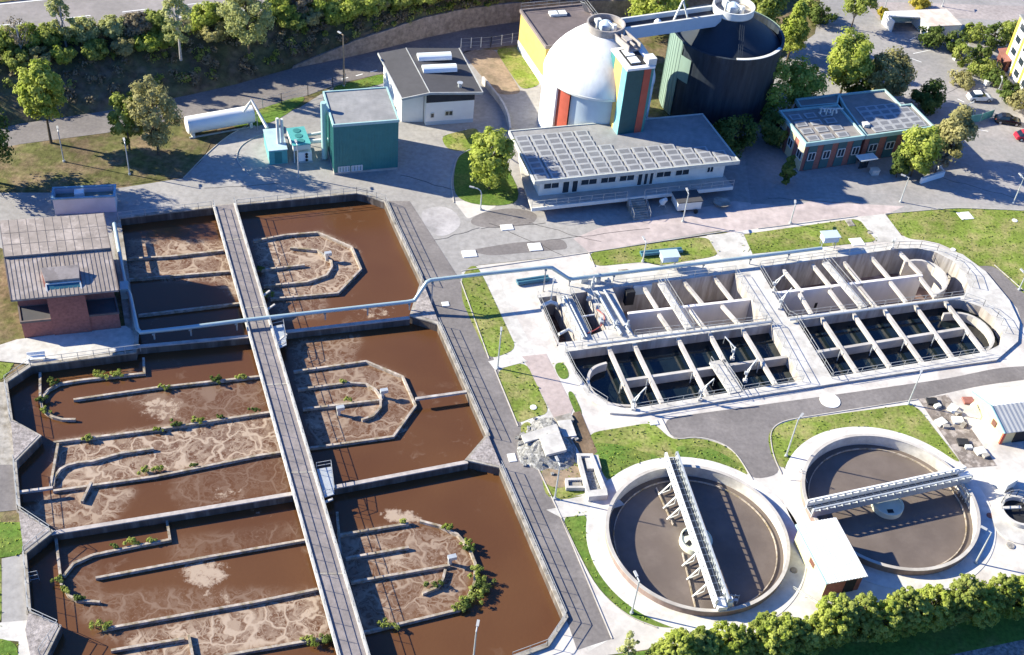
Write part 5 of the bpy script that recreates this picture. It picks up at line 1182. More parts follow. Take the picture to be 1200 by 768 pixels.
def tree(px, py, ytop, wpx, lm, label, name='tree', n=34, per=95, leaf=.24, shape='round', low=.25, group=None, cat='tree', birch=False, z0=0, seed=None, cr=.34, lean=0, base=None, hh=None, rr=None):
    """tree at a surveyed foot point, crown reaching the surveyed height and width"""
    b = base or G(px, py, z0); z0 = b.z; h = 1.0
    # height from the picture: search for the top
    lo, hi = 0, 40
    for _ in range(40):
        mm = (lo+hi)/2; v = Vector((b.x, b.y, z0+mm-CAMH)); yy = H0/2-FPX*v.dot(UP)/v.dot(FW)
        if yy > ytop: lo = mm
        else: hi = mm
    h = hh or lo; v = Vector((b.x, b.y, z0+h*.6-CAMH)); rx = rr or wpx/2*v.dot(FW)/FPX
    r = np.random.default_rng(seed or int(px*13+py*7+1000)); cz = z0+h*(low+1)/2; rz = h*(1-low)/2
    t = thing(name, label, cat, (b.x, b.y, z0), group); c = (b.x+lean, b.y, cz)
    cl = crown_clumps(c, rx*.84, rz*.88, int(n*1.35), r, shape, cr)
    per = int(per*1.15)
    leaf_object('crown', leaf_arrays(cl, per, leaf, r), LM[lm], t, (b.x, b.y, z0))
    mb = MB(); tr = max(.09, h*.018)
    mb.tube([(b.x, b.y, z0-.1), (b.x+lean*.3+.05*h*.1, b.y, z0+h*.3), (b.x+lean*.8, b.y+.1, z0+h*.85)], tr, 8, r2=tr*.3)
    part('trunk', mb, birch_bark if birch else bark, t)
    lb = MB()
    for k in sorted(r.choice(len(cl), min(11, len(cl)), replace=False)):
        q = cl[k]; f = r.uniform(.25, .6); s0 = Vector((b.x+lean*f, b.y, z0+h*f)); e = Vector(q[:3]); m_ = s0.lerp(e, .5)+Vector((0, 0, .3)); lb.tube([s0, m_, e], tr*.45, 5, r2=tr*.12)
    part('limb', lb, birch_bark if birch else bark, t)
    return t
T = tree
T(60, 168, 72, 60, 'bright', 'light green round tree with clear dark trunk on the grass at far left', low=.30, n=44, leaf=.26)
T(-16, 212, 98, 96, 'dark', 'large dark green tree cut by the left edge of the picture', low=.08, n=60)
T(152, 176, 107, 44, 'mid', 'fresh green small tree pressed against the olive bushy tree near the white tank', low=.08, n=30)
T(186, 182, 88, 66, 'olive', 'olive brown bushy tree left of the white cylinder tank', low=.05, n=60, per=80, leaf=.2, cr=.28)
T(78, 58, -14, 34, 'pale', 'slim pale birch on the bank beside the motorway, left one', z0=5.0, low=.1, n=30, per=60, birch=True, leaf=.2, cr=.3)
T(212, 70, -24, 40, 'pale', 'slim birch with bright leaves on the bank beside the motorway, middle one', z0=4.3, low=.1, n=36, per=70, birch=True, leaf=.2, cr=.3)
T(292, 62, -22, 66, 'pale', 'broad pale yellow green willow on the bank beside the motorway', z0=3.8, low=.05, n=60, per=90, leaf=.2, cr=.27)
T(28, 76, 18, 34, 'brown', 'bare leafless birch on the bank at the far left', z0=4, low=.35, n=16, per=20, birch=True, leaf=.14)
T(573, 222, 150, 60, 'bright', 'bright green round tree on the lawn corner left of the balcony building', low=.08, n=50, leaf=.25)
T(765, 40, -22, 76, 'bright', 'bright yellow green tree behind the link bridge of the digesters', low=.15, n=50, leaf=.27)
T(878, 50, -28, 70, 'mid', 'tall mid green tree behind the crown of the dark digester', low=.1, n=44, leaf=.28)
T(922, 72, -2, 50, 'bright', 'cone shaped yellow green tree right of the dark digester', shape='cone', low=.08, n=50, leaf=.25, cr=.36)
T(997, 34, -14, 48, 'mid', 'loose green tree on a bare trunk at the top beside the parking lane', low=.35, n=30, per=70)
T(984, 112, 34, 60, 'bright', 'large bright green round tree behind the brick office building', low=.12, n=56, leaf=.27)
T(1034, 118, 60, 60, 'olive', 'dull olive round tree behind the right end of the brick office', low=.08, n=50, leaf=.25)
T(893, 138, 66, 62, 'bright', 'light green tree between the dark digester and the brick office, left one', low=.1, n=38)
T(930, 132, 66, 58, 'bright', 'green tree between the dark digester and the brick office, right one', low=.1, n=38)
T(1067, 207, 147, 52, 'bright', 'bright green egg shaped tree in front of the brick office', low=.08, n=50, leaf=.24, cr=.36)
T(1108, 190, 124, 52, 'olive', 'dark olive tree right of the brick office beside the parking curve', low=.05, n=46)
T(1094, 206, 172, 24, 'brown', 'small brownish shrub by the white garden wall', name='shrub', cat='shrub', low=.0, n=16, per=60)
T(919, 216, 178, 24, 'dark', 'narrow dark conical shrub at the left corner of the brick office', name='shrub', cat='shrub', shape='cone', low=.0, n=24, per=70)
T(1050, 208, 172, 26, 'dark', 'dark bush under the egg shaped tree in front of the office', name='shrub', cat='shrub', low=.0, n=20)
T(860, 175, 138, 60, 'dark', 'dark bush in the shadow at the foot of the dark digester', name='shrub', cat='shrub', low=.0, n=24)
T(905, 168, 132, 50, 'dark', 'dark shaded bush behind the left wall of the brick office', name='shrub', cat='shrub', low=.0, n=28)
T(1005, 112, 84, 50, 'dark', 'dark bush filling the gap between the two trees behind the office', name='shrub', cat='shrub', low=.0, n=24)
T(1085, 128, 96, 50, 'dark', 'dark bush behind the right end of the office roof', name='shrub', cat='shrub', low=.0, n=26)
# shrubs round the flats and the garage
for px, py, yt, wd, lm, lb in ((1090,52,33,40,'dark','low dark hedge bush in front of the garage'), (1118,60,38,34,'dark','dark bush right of the garage wall'), (1140,48,28,36,'mid','green bush behind the garage corner'), (1160,56,26,40,'dark','dark bush between garage and apartment block'), (1183,48,26,34,'mid','green bush touching the apartment block'),
        (1122,78,50,26,'mid','round green shrub by the parking bays'), (1145,76,52,30,'dark','dark shrub beside the lamp near the apartment block'), (1150,86,72,44,'mid','low green shrub on the bed before the apartment block'), (1165,98,84,30,'dark','low dark shrub above the white car'), (1178,120,96,30,'dark','ivy green ground shrub right of the white car'),
        (1075,10,-2,28,'yellow','yellow flowering shrub at the top edge left of the garage roof'), (1032,22,8,16,'yellow','small yellow green shrub left of the open car bay'), (1188,130,105,26,'olive','yellow green hedge at the foot of the apartment block'), (1125,98,88,36,'olive','low bed of brownish shrubs beside the parking lane'), (960,28,6,40,'dark','dark bush at the top behind the conical tree'), (945,18,-8,30,'mid','green bush at the top left of the parking lane')):
    T(px, py, yt, wd, lm, lb, name='shrub', cat='shrub', low=0, n=20, per=55, leaf=.22)
# embankment: undergrowth as one mass, and the separate bushes along its top
r = np.random.default_rng(5); cl = []
for k in range(560):
    u, v = r.uniform(.06, .97), r.uniform(.06, .96); p = bank_point(u, v); s_ = r.uniform(.5, 1.1); cl.append((p.x, p.y, p.z+.3, s_))
o = leaf_object('undergrowth', leaf_arrays([c for k, c in enumerate(cl) if k % 5 > 1], 60, .2, r), LM['brown']); o['kind'] = 'stuff'
o = leaf_object('undergrowth', leaf_arrays([c for k, c in enumerate(cl) if k % 5 <= 1], 60, .2, r), LM['mid']); o['kind'] = 'stuff'
cl = []
for k in range(330):
    u, v = r.uniform(.06, .6), r.uniform(.66, .99); p = bank_point(u, v); cl.append((p.x, p.y, p.z+r.uniform(.3, 1.3), r.uniform(.5, 1.0)))
for nm, q in (('bright', 0), ('mid', 1), ('olive', 2)):
    o = leaf_object('undergrowth', leaf_arrays([c for k, c in enumerate(cl) if k % 3 == q], 75, .17, r), LM[nm]); o['kind'] = 'stuff'
kinds = ['mid', 'olive', 'dark', 'brown', 'mid', 'olive', 'mid', 'bright']
adj = {'mid': 'green', 'olive': 'olive', 'dark': 'dark green', 'brown': 'brown leafless', 'bright': 'light green'}
bushpx = [(8,64,34,'mid'),(34,62,36,'mid'),(62,60,32,'mid'),(100,58,38,'olive'),(132,54,34,'olive'),(160,52,38,'brown'),(184,50,34,'mid'),(240,48,40,'mid'),(262,44,34,'olive'),(330,40,44,'mid'),(352,34,36,'brown'),(378,30,42,'mid'),(408,28,46,'bright'),(436,24,40,'mid'),(466,18,42,'mid'),(498,12,44,'mid'),(530,6,40,'olive'),(562,2,40,'mid')]
where = ['at the far left end of the bank', 'right of the bare birch on the bank', 'at the foot of the left birch', 'between the left and middle birches, first', 'midway between the two birches, left', 'midway between the two birches, right', 'just left of the middle birch', 'just right of the middle birch', 'left of the willow', 'just right of the willow', 'second right of the willow', 'above the start of the retaining wall', 'widest above the wooden lamp pole', 'over the left third of the retaining wall', 'behind the dark roofed workshop', 'above the workshop skylights', 'above the wall right of the workshop', 'above the wall left of the yellow building']
def bank_at(px, v):
    """point of the bank at height share v that lies in the direction of picture column px"""
    best = None
    for i in range(0, 700):
        q = bank_point(i/699, v); c_ = Vector((q.x, q.y, q.z-CAMH)); x = W0/2+FPX*c_.dot(RT)/c_.dot(FW)
        if best is None or abs(x-px) < best[0]: best = (abs(x-px), q)
    return best[1]
for k, ((px, py, wd, lm), wh) in enumerate(zip(bushpx, where)):
    q = bank_at(px, .86 if px < 400 else .62); lm = {'mid': 'bright' if k % 2 else 'mid', 'olive': 'pale'}.get(lm, lm); adj['pale'] = 'pale green'
    T(px, py, 0, wd, lm, adj[lm]+' bush on the motorway bank, '+wh, name='bank_bush', cat='bush', low=0, n=34, per=80, leaf=.2, group='bushes on the motorway bank', base=q, hh=3.3 if px < 330 else 3.4, rr=wd*.067)
    q2 = bank_at(px+13, .62 if px < 400 else .80)
    lm2 = ('mid', 'olive', 'bright')[k % 3]
    T(px, py, 0, wd, lm2, adj[lm2]+' low bush '+('in front of' if px < 400 else 'behind')+' the bush '+wh.split(',')[0], name='bank_bush', cat='bush', low=0, n=26, per=80, leaf=.2, group='bushes on the motorway bank', base=q2, hh=2.6, rr=wd*.06)
# hedge along the lower edge: each bush on its own
hx = np.linspace(768, 1215, 24)+np.random.default_rng(4).uniform(-5, 5, 24); hw_ = ['yellow green', 'mid green', 'fresh green']
for k, x in enumerate(hx):
    y = 792-(x-742)*.175+(5 if k % 2 else 0); top = y-np.random.default_rng(k+3).uniform(30, 56)*(.85 if x < 905 else 1)
    lm = ['mid', 'bright', 'mid', 'bright', 'bright', 'mid'][k % 6]
    T(x, y, top, 50+12*math.sin(k*2.1), lm, 'leafy hedge bush in the row along the lower right edge, number counted by its place before the %s' % ['basin corner', 'road end', 'curved lawn strip', 'left clarifier', 'left clarifier drive', 'shed shadow', 'pump shed', 'right clarifier', 'right clarifier foot', 'white paving', 'round sump', 'right picture edge'][min(11, k//2)], name='hedge_bush', cat='hedge', low=0, n=150, per=62, leaf=.125, group='hedge bushes along the lower edge', cr=.15)
places = ['leftmost, below the end of the basin road', 'second from the left, low', 'third from the left', 'fourth from the left, below the curved lawn strip', 'below the left clarifier, first', 'below the left clarifier, second', 'below the scraper drive of the left clarifier', 'right of that drive', 'at the shadow of the left clarifier', 'left of the pump shed', 'under the front of the pump shed', 'dark one under the pump shed door', 'right of the pump shed', 'at the pump shed shadow', 'at the corner of that shadow', 'below the right clarifier, first', 'below the right clarifier, second', 'below the bright paving, first', 'below the bright paving, second', 'below the lamp by the sump', 'below the manhole by the sump', 'third from the right', 'second from the right', 'cut by the right picture edge']
hb = [o for o in COL.objects if o.name.startswith('hedge_bush') and o.type == 'EMPTY']
for o, p_ in zip(hb, places): o['label'] = 'hedge bush in the lower edge row, '+p_
T(733, 772, 742, 26, 'pale', 'thin pale sapling at the end of the basin road near the lower edge', name='shrub', cat='shrub', low=.1, n=14, per=40, leaf=.14)
# short grass tufts over the lawns
LM['tuft'] = leafmat('grass_blades', (.15, .22, .035), (.27, .30, .08), .3)
r = np.random.default_rng(77)
for nm, sel, key in (('grass_tufts', (grass,), 'tuft'), ('grass_tufts', (grass_dk,), 'bright')):
    allv = []
    for pts, m_ in LAWNS:
        if m_ not in sel: continue
        q = np.array([tuple(G(*p_).xy) for p_ in pts]); lo_, hi_ = q.min(0), np.minimum(q.max(0), [75, 175]); lo_ = np.maximum(lo_, [-60, 60])
        n_ = int((hi_-lo_).prod()*2.5)
        if n_ <= 0: continue
        xy = r.uniform(lo_-.1, hi_+.1, (n_, 2)); xy = xy[pip(xy, [tuple(v) for v in q])]
        ok = np.ones(len(xy), bool)
        for c in (c1, c2): ok &= np.hypot(xy[:, 0]-c[0], xy[:, 1]-c[1]) > RCL+2.0
        xy = xy[ok]; N = len(xy); an = r.uniform(0, 6.28, N); s_ = r.uniform(.05, .15, N); h_ = r.uniform(.05, .17, N)
        dx = np.c_[np.cos(an)*s_, np.sin(an)*s_, np.zeros(N)]; p0 = np.c_[xy, np.full(N, .04)]; tp_ = np.c_[xy+r.normal(size=(N, 2))*.06, .04+h_]
        allv.append(np.stack([p0-dx, p0+dx, tp_+dx*.7, tp_-dx*.7], 1).reshape(-1, 3))
    o = leaf_object(nm, np.concatenate(allv), LM[key]); o['kind'] = 'stuff'
# weeds on the weirs
weedpx = [(65,447,9),(118,440,10),(138,438,9),(48,468,9),(53,482,7),(192,453,6),(252,445,9),(282,442,8),(104,514,8),(205,497,8),(232,493,8),(184,503,5),(259,488,5),(167,552,8),(186,550,8),(228,546,5),(68,680,8),(76,692,7),(90,702,7),(153,635,9),(177,634,6),(134,640,6),(121,733,11),(365,752,10),(382,750,10),
          (526,619,9),(548,637,8),(552,645,9),(559,668,9),(563,678,11),(566,686,12),(560,695,12),(552,702,11),(545,709,10),(538,713,8),(458,733,10),(508,685,9),(402,447,5),(408,468,6),(305,315,7),(310,345,10),(472,612,7),(300,480,6)]
zones = ['hooked weir of the left middle cell']*5+['straight weir below it in the left middle cell']*3+['long foam wall of the left middle cell']*5+['lower foam wall of the left middle cell']*3+['hooked weir of the near left cell']*6+['straight weirs of the near left cell']*3+['curved foam edge of the near right cell']*10+['foam edge of the near right cell below']*1+['short bent weir of the near right cell']+['inner weirs of the middle right cell']*2+['weirs beside the bridge at the far right cell']*2+['straight weir of the near right cell']+['foam wall at the bridge']
zones += zones[-1:]*10; seen = {}
for k, (x, y, s_) in enumerate(weedpx):
    c = G(x, y, -.6); r = np.random.default_rng(k+50); rad = s_*.5*.105*1.15
    cl = [(c.x+r.normal()*rad*.9, c.y+r.normal()*rad*.45, -.58+abs(r.normal())*rad*.22, rad*.42) for _ in range(9)]
    cl = cl+[(sum(c[0] for c in cl)/9, sum(c[1] for c in cl)/9, -.56, rad*.8)]
    o = leaf_object('weed_clump', leaf_arrays(cl, 52, .10, r), LM['mid'] if k % 3 else LM['dark'], None, (c.x, c.y, -.6)); o.location = (c.x, c.y, -.6)
    z_ = zones[k]; seen[z_] = seen.get(z_, 0)+1
    tag(o, 'green weed clump, %s on the %s' % (ORD[seen[z_]-1], z_), 'weeds', 'weed clumps on the weirs')

# ================================================================== SMALL THINGS
# --- street lamps
def lamp(px, py, ytop, label, az=2.6, wood_=False, curved=False):
    b = G(px, py); h = height(px, py, ytop); t = thing('street_lamp', label, 'lamp', tuple(b), 'yard lamps')
    a = Vector((math.cos(az), math.sin(az), 0))
    part('base', MB().cyl((b.x, b.y, 0), .2, .25, 10), metal_m, t)
    if curved: path = [b+Vector((0, 0, .2)), b+Vector((0, 0, h*.75)), b+a*.2+Vector((0, 0, h*.92)), b+a*.6+Vector((0, 0, h)), b+a*1.2+Vector((0, 0, h))]
    else: path = [b+Vector((0, 0, .2)), b+Vector((0, 0, h*.55)), b+Vector((0, 0, h-.05)), b+a*.6+Vector((0, 0, h))]
    part('pole', MB().tube(path, .10 if not wood_ else .16, 8, r2=.06), wood if wood_ else metal_m, t)
    e = path[-1]; part('lamp_head', MB().bar(e-a*.1+Vector((0, 0, .04)), e+a*.6+Vector((0, 0, .08)), .26, .13), mat('lamp_grey', (.42, .42, .41), .5, .05), t)
for px, py, yt, lb, az in ((650,585,545,'grey yard lamp on the grass between the sand patch and the left clarifier',2),(583,432,392,'grey yard lamp on the lawn between basin road and aeration tank',1.6),(800,260,227,'grey yard lamp on the verge before the balcony building',1.8),(921,535,492,'grey yard lamp on the lawn left of the right clarifier',1),(1064,474,440,'grey yard lamp on the lawn corner behind the right clarifier',1.2),
    (1055,237,208,'grey yard lamp at the kerb in front of the brick office',2.8),(1143,660,624,'grey yard lamp in the shadow right of the right clarifier',2.6),(740,719,681,'grey yard lamp on the curved lawn strip below the left clarifier',2),(152,205,168,'grey lamp on the rough grass left of the gas tank',2),(75,190,154,'grey lamp on the rough grass under the light green tree',2),(553,790,740,'grey lamp at the lower edge in front of the basin',1.5),
    (350,208,170,'pale lamp in front of the compressor box and tall green building',2),(753,307,284,'slim grey lamp on the lawn behind the aeration tank, by the pipe bend',2),(926,262,241,'slim grey lamp on the pink yard before the office',1.5),(1187,239,209,'grey lamp at the right edge of the parking curve',2),(1194,340,322,'short grey lamp beside the right lawn edge',2),(1128,77.5,57,'grey lamp between the shrubs near the parking bays',1.5),(1169,109,94,'grey lamp before the apartment block',1.5),(1129,138,122,'grey lamp at the green mesh fence',.6),(1036,12,-6,'grey lamp at the top left of the car bay',1.5),(1104,8,-10,'grey lamp at the top behind the garage',1.5),(645,356,333,'short grey post lamp by the end of the aeration tank',1.5)):
    lamp(px, py, yt, lb, az)
lamp(403, 101, 41, 'tall wooden pole lamp beside the service road', 2.5, wood_=True)
lamp(563, 246, 222, 'small curved lamp on the lawn corner under the bright round tree', 3.0, curved=True)
# --- fence posts along the service road
p0 = [G(x, y) for x, y in ((286,133),(330,122),(361,113),(390,103),(405,99))]
fe = thing('wire_fence', 'wire mesh fence on thin posts along the service road behind the white tank', 'fence', tuple(p0[0]))
mbp, mbw = MB(), MB()
for a, b in zip(p0[:-1], p0[1:]):
    k = max(1, int((b-a).length/2.5))
    for i in range(k+1): q = a.lerp(b, i/k); mbp.bar(q, q+Vector((0, 0, 1.9)), .08)
    for z in (.3, 1.0, 1.75): mbw.bar(a+Vector((0, 0, z)), b+Vector((0, 0, z)), .03)
part('post', mbp, rail_m, fe); part('wire', mbw, rail_m, fe)
p0 = [G(x, y) for x, y in ((540,57),(575,55),(612,49))]
fe = thing('wire_fence', 'post fence along the service road between workshop and yellow building', 'fence', tuple(p0[0])); mbp, mbw = MB(), MB()
for a, b in zip(p0[:-1], p0[1:]):
    for i in range(4): q = a.lerp(b, i/3); mbp.bar(q, q+Vector((0, 0, 1.9)), .12)
    for z in (.4, 1.1, 1.8): mbw.bar(a+Vector((0, 0, z)), b+Vector((0, 0, z)), .03)
part('post', mbp, offwhite, fe); part('wire', mbw, rail_m, fe)
# --- walls in the yard
mb = MB().wall(smooth_line(P2([(566,91),(575,102),(588,118),(596,135),(598,151)], 1), 1), 0, 1.2, .3); solo('garden_wall', mb, slabm, 'curved pale concrete wall holding the ramp right of the workshop', 'wall')
mb = MB().wall(P2([(1080,210),(1106,202),(1100,194)], .8), 0, 1.0, .35); solo('garden_wall', mb, white, 'low white angled garden wall below the egg shaped tree by the office', 'wall')
p0 = [G(1130, 146), G(1148, 143), G(1162, 138)]
fe = thing('mesh_fence', 'teal green mesh screen fence beside the parked black car', 'fence', tuple(p0[0])); 
part('screen', MB().bar(p0[0]+Vector((0, 0, .8)), p0[1]+Vector((0, 0, .8)), .05, 1.4).bar(p0[1]+Vector((0, 0, .8)), p0[2]+Vector((0, 0, .8)), .05, 1.4), mat('green_mesh', (.09, .28, .24), .8, .15), fe)
mb = MB()
for p in p0: mb.bar(p, p+Vector((0, 0, 1.7)), .1)
part('post', mb, rail_m, fe)
# --- pallets stacked timber, bin
c = G(470, 124); t = thing('timber_stack', 'stack of red brown timber under the eave between green building and workshop', 'timber', tuple(c))
for k in range(7): part('plank', MB().bar((c.x-1.5+k*.42, c.y-2.0, .3+.12*(k % 3)), (c.x-2.6+k*.42, c.y+2.2, .3+.12*(k % 3)), .36, .3), wood_red if k % 3 else wood, t)
c = G(484, 132); t = thing('waste_bin', 'teal waste container by the white workshop wall', 'bin', tuple(c)); part('body', MB().box((c.x, c.y, 0), (1.6, 1.2, 1.2), .3), teal, t); part('lid', MB().box((c.x, c.y, 1.2), (1.7, 1.3, .12), .3), mat('bright_teal_sheet', (.10, .36, .34)), t)
# --- things under the balcony
c = G(803, 243); t = thing('utility_trailer', 'small dark roofed white trailer parked under the balcony edge', 'trailer', tuple(c))
part('body', MB().box((c.x, c.y, .5), (3.6, 2.6, 1.3), R(18)), offwhite, t); part('roof', MB().box((c.x, c.y, 1.8), (3.8, 2.8, .14), R(18)), felt_dk, t)
for s_ in (-.9, .9): part('wheel', MB().tube([(c.x+s_+.5, c.y-1.35, .32), (c.x+s_+.5, c.y-1.1, .32)], .32, 12), rubber, t)
c = G(776, 243); t = thing('cement_mixer', 'small pale drum mixer standing beside the balcony stairs', 'machine', tuple(c)); part('drum', MB().tube([(c.x-.2, c.y, .8), (c.x+.1, c.y-.1, 1.25), (c.x+.35, c.y-.2, 1.6)], .5, 12, r2=.28), offwhite, t, smooth=True); part('stand', MB().bar((c.x-.5, c.y, 0), (c.x, c.y, 1), .1).bar((c.x+.5, c.y, 0), (c.x, c.y, 1), .1), metal_m, t)
c = G(845, 241); solo('round_table', MB().cyl((c.x, c.y, .62), 1.25, .08, 24).cyl((c.x, c.y, 0), .25, .62, 10).cyl((c.x, c.y, .002), .7, .06, 16), concrete_old, 'round grey table top standing right of the trailer below the balcony', 'table')
c = G(1024, 204); solo('stone_block', MB().box((c.x, c.y, 0), (1.2, .9, .8), .3).box((c.x, c.y, .8), (1.3, 1.0, .12), .3), slabm, 'pale stone block in the shade before the office entrance', 'block')
# --- cars
glassc = mat('car_glass', (.015, .018, .02), .06, .05, 1, .05, spec=.8)
def car(px, py, az, paint, label):
    c = G(px, py); t = thing('parked_car', label, 'car', tuple(c), 'cars in the parking lot'); co, si = math.cos(az), math.sin(az)
    def X(u, v, z): return (c.x+u*co-v*si, c.y+u*si+v*co, z)
    def loft(secs): 
        vs = [X(*p) for s_ in secs for p in s_]; k = len(secs[0]); fs = [(i*k+j, i*k+(j+1) % k, (i+1)*k+(j+1) % k, (i+1)*k+j) for i in range(len(secs)-1) for j in range(k)]
        return MB().add(vs, fs+[tuple(range(k))[::-1], tuple(range((len(secs)-1)*k, len(secs)*k))])
    body = [[(u, -w_, .28), (u, -w_*1.0, zt_*.75), (u, -w_*.9, zt_), (u, w_*.9, zt_), (u, w_, zt_*.75), (u, w_, .28)] for u, w_, zt_ in ((-2.1, .72, .70), (-1.95, .82, .88), (-1.2, .87, .95), (.6, .87, .95), (1.5, .84, .84), (2.0, .76, .70), (2.12, .62, .55))]
    part('body', loft(body), paint, t, smooth=True)
    cab = [[(u, -w_, .9), (u, -w_*.8, z_), (u, w_*.8, z_), (u, w_, .9)] for u, w_, z_ in ((-1.75, .78, .93), (-1.2, .80, 1.38), (.0, .80, 1.44), (.95, .78, .94))]
    part('windows', loft(cab), glassc, t)
    part('roof', loft([[(u, -w_, z_), (u, -w_*.9, z_+.05), (u, w_*.9, z_+.05), (u, w_, z_)] for u, w_, z_ in ((-1.25, .62, 1.37), (-.6, .66, 1.43), (.05, .64, 1.43))]), paint, t)
    for u in (-1.3, 1.32):
        for v in (-.8, .8):
            w_ = part('wheel', MB().tube([X(u, v-.1, .32), X(u, v+.1, .32)], .32, 14), rubber, t); part('rim', MB().tube([X(u, v*1.13, .32), X(u, v*1.14, .32)], .19, 10), metal_m, w_)
    for v in (-.55, .55): part('headlight', MB().bar(X(1.98, v-.14, .62), X(1.98, v+.14, .62), .12, .12), skylt, t)
    for v in (-.58, .58): part('tail_light', MB().bar(X(-2.08, v-.1, .7), X(-2.08, v+.1, .7), .06, .14), red, t)
car(1147, 117, R(10), mat('white_car_paint', (.72, .72, .70), .25, .02, 1, .02), 'white parked car at the edge of the shrub bed')
car(1180, 144, R(-4), mat('black_car_paint', (.012, .014, .018), .2, .02, 1, .02), 'black parked car beside the green mesh fence')
car(1203, 163, R(8), mat('red_car_paint', (.42, .02, .04), .25, .02, 1, .02), 'red parked car cut by the right edge of the picture')
mb = MB()
for a, b in (((1070,63),(1094,58)), ((1066,68),(1080,73)), ((1130,120),(1122,116)), ((1146,152),(1158,154)), ((1072,44),(1066,47))): p, q = G(*a, .034), G(*b, .034); d = (q-p).normalized(); n = Vector((-d.y, d.x, 0))*.08; mb.add([p-n, q-n, q+n, p+n], [(0, 1, 2, 3)])
struct('road_marking', mb, white)
c = G(1182, 78); t = thing('wooden_shelter', 'small red brown wooden shelter with sloping roof against the apartment block', 'shelter', tuple(c))
part('wall', MB().box((c.x, c.y, 0), (3.2, 4, 2.0), .1), mat('red_brown_boards', (.16, .06, .045), .8, .2), t); part('roof', MB().add([(c.x-2, c.y-2.3, 2.0), (c.x+1.6, c.y-2.3, 2.9), (c.x+1.6, c.y+2.3, 2.9), (c.x-2, c.y+2.3, 2.0), (c.x-2, c.y-2.3, 1.85), (c.x+1.6, c.y-2.3, 2.75), (c.x+1.6, c.y+2.3, 2.75), (c.x-2, c.y+2.3, 1.85)], [(0, 1, 2, 3), (7, 6, 5, 4), (0, 4, 5, 1), (1, 5, 6, 2), (2, 6, 7, 3), (3, 7, 4, 0)]), mat('red_roof_boards', (.24, .10, .075), .8, .15), t)
for px, py, s_, lb in ((1120, 70, .9, 'small white sign board on the shrub bed by the parking bays'), (1156, 100, .9, 'white block on the bed above the white car'), (1163, 82, .9, 'white box at the end of the shrub bed')):
    c = G(px, py); t = thing('ground_box', lb, 'box', tuple(c), 'white boxes on the beds'); part('case', MB().box((c.x, c.y, 0), (s_, s_*.7, s_*.9), .4), white, t); part('cap', MB().box((c.x, c.y, s_*.9), (s_*1.15, s_*.85, .1), .4), offwhite, t)
# --- covers and slabs let into the ground
def cover(px, py, w_, d_, m_, label, rz=.3, rnd=False, z=.06):
    c = G(px, py); h = .10
    if rnd: mb = MB().cyl((c.x, c.y, z-.05), w_/2, h, 24).cyl((c.x, c.y, z-.05+h), w_/2*.82, .02, 24)
    else: mb = MB().box((c.x, c.y, z-.05), (w_, d_, h), rz).box((c.x, c.y, z-.05+h), (w_*.86, d_*.86, .02), rz)
    solo('shaft_cover', mb, m_, label, 'cover', 'shaft covers', base=(c.x, c.y, z-.05))
cover(594, 267, 1.7, 1.2, white, 'white rectangular shaft cover on the yard right of the curved lawn')
cover(627, 290, 1.8, 1.6, white, 'white square shaft cover on the pale apron behind the aeration tank', .3)
cover(550, 298, 1.9, 1.4, white, 'white square shaft cover on the yard near the far end of the basin road', .3)
cover(522, 357, .9, .8, white, 'small white cover on the basin road under the raised pipe')
cover(600, 537, .9, 1.2, white, 'small white cover on the basin road beside the gravel pile')
cover(1131, 253.5, 2.0, 1.7, white, 'white square shaft cover on the right lawn')
cover(1189, 259, .8, .8, white, 'tiny round white cover near the right edge of the right lawn', rnd=True)
cover(972.5, 470, 2.5, 2.5, white, 'large round white lid on the asphalt road below the aeration tank', rnd=True)
cover(930, 669, .8, .8, concrete_old, 'dark round manhole between the left clarifier and the pump shed', rnd=True)
cover(1184, 640, .9, .9, rock, 'dark round manhole on bright paving below the sump', rnd=True)
cover(1160, 605, .8, .8, brick, 'red brown round manhole between right clarifier and sump', rnd=True)
cover(625, 478, .8, .8, white, 'small round white cover on the lawn left of the pink path', rnd=True)
cover(766, 496, 1.0, .7, white, 'small white cover at the lawn corner by the lower road')
cover(1004, 284, 1.9, 1.6, white, 'white square slab on the lawn edge beside the narrow path')
cover(996, 262, 1.0, 1.4, concrete_old, 'grey slab with red mark on the lawn behind the aeration tank')
cover(1117, 293, .7, .7, white, 'small white cover at the back of the rounded tank end', rnd=True)
cover(730, 318, 1.4, .6, concrete_old, 'grey grating strip on the pale apron near the pipe bend', .25); cover(1019, 273, .7, .6, concrete_old, 'grey cover on the narrow pale path')
# --- long teal tubes lying on the ground
for a, b, lb in (((751,297.5),(799,293), 'long blue grey tube lying on the lawn behind the aeration tank'), ((606,331),(643,325.5), 'long blue tube lying on the pale apron beside the raised pipe')):
    p, q = G(*a, .35), G(*b, .35); t = thing('tube_bundle', lb, 'pipe', tuple((p+q)/2), 'tubes lying on the ground'); d = (q-p).normalized(); n = Vector((-d.y, d.x, 0))*.25
    part('tube', MB().tube([p-n, q-n], .26, 10), blue_m, t, smooth=True); part('tube', MB().tube([p+n, q+n], .26, 10), blue_m, t, smooth=True); part('bearer', MB().bar(p.lerp(q, .2)-n*1.6-Vector((0, 0, .3)), p.lerp(q, .2)+n*1.6-Vector((0, 0, .3)), .12).bar(p.lerp(q, .8)-n*1.6-Vector((0, 0, .3)), p.lerp(q, .8)+n*1.6-Vector((0, 0, .3)), .12), wood, t)
c = G(43, 422, .16); t = thing('bench', 'white slatted bench at the edge of the pump house apron', 'bench', tuple(c)); part('seat', MB().box((c.x, c.y, .55), (2.0, .7, .08), R(17)), white, t)
for u in (-.8, .8): part('leg', MB().box((c.x+u, c.y+u*.3, .16), (.1, .6, .4), R(17)), white, t)
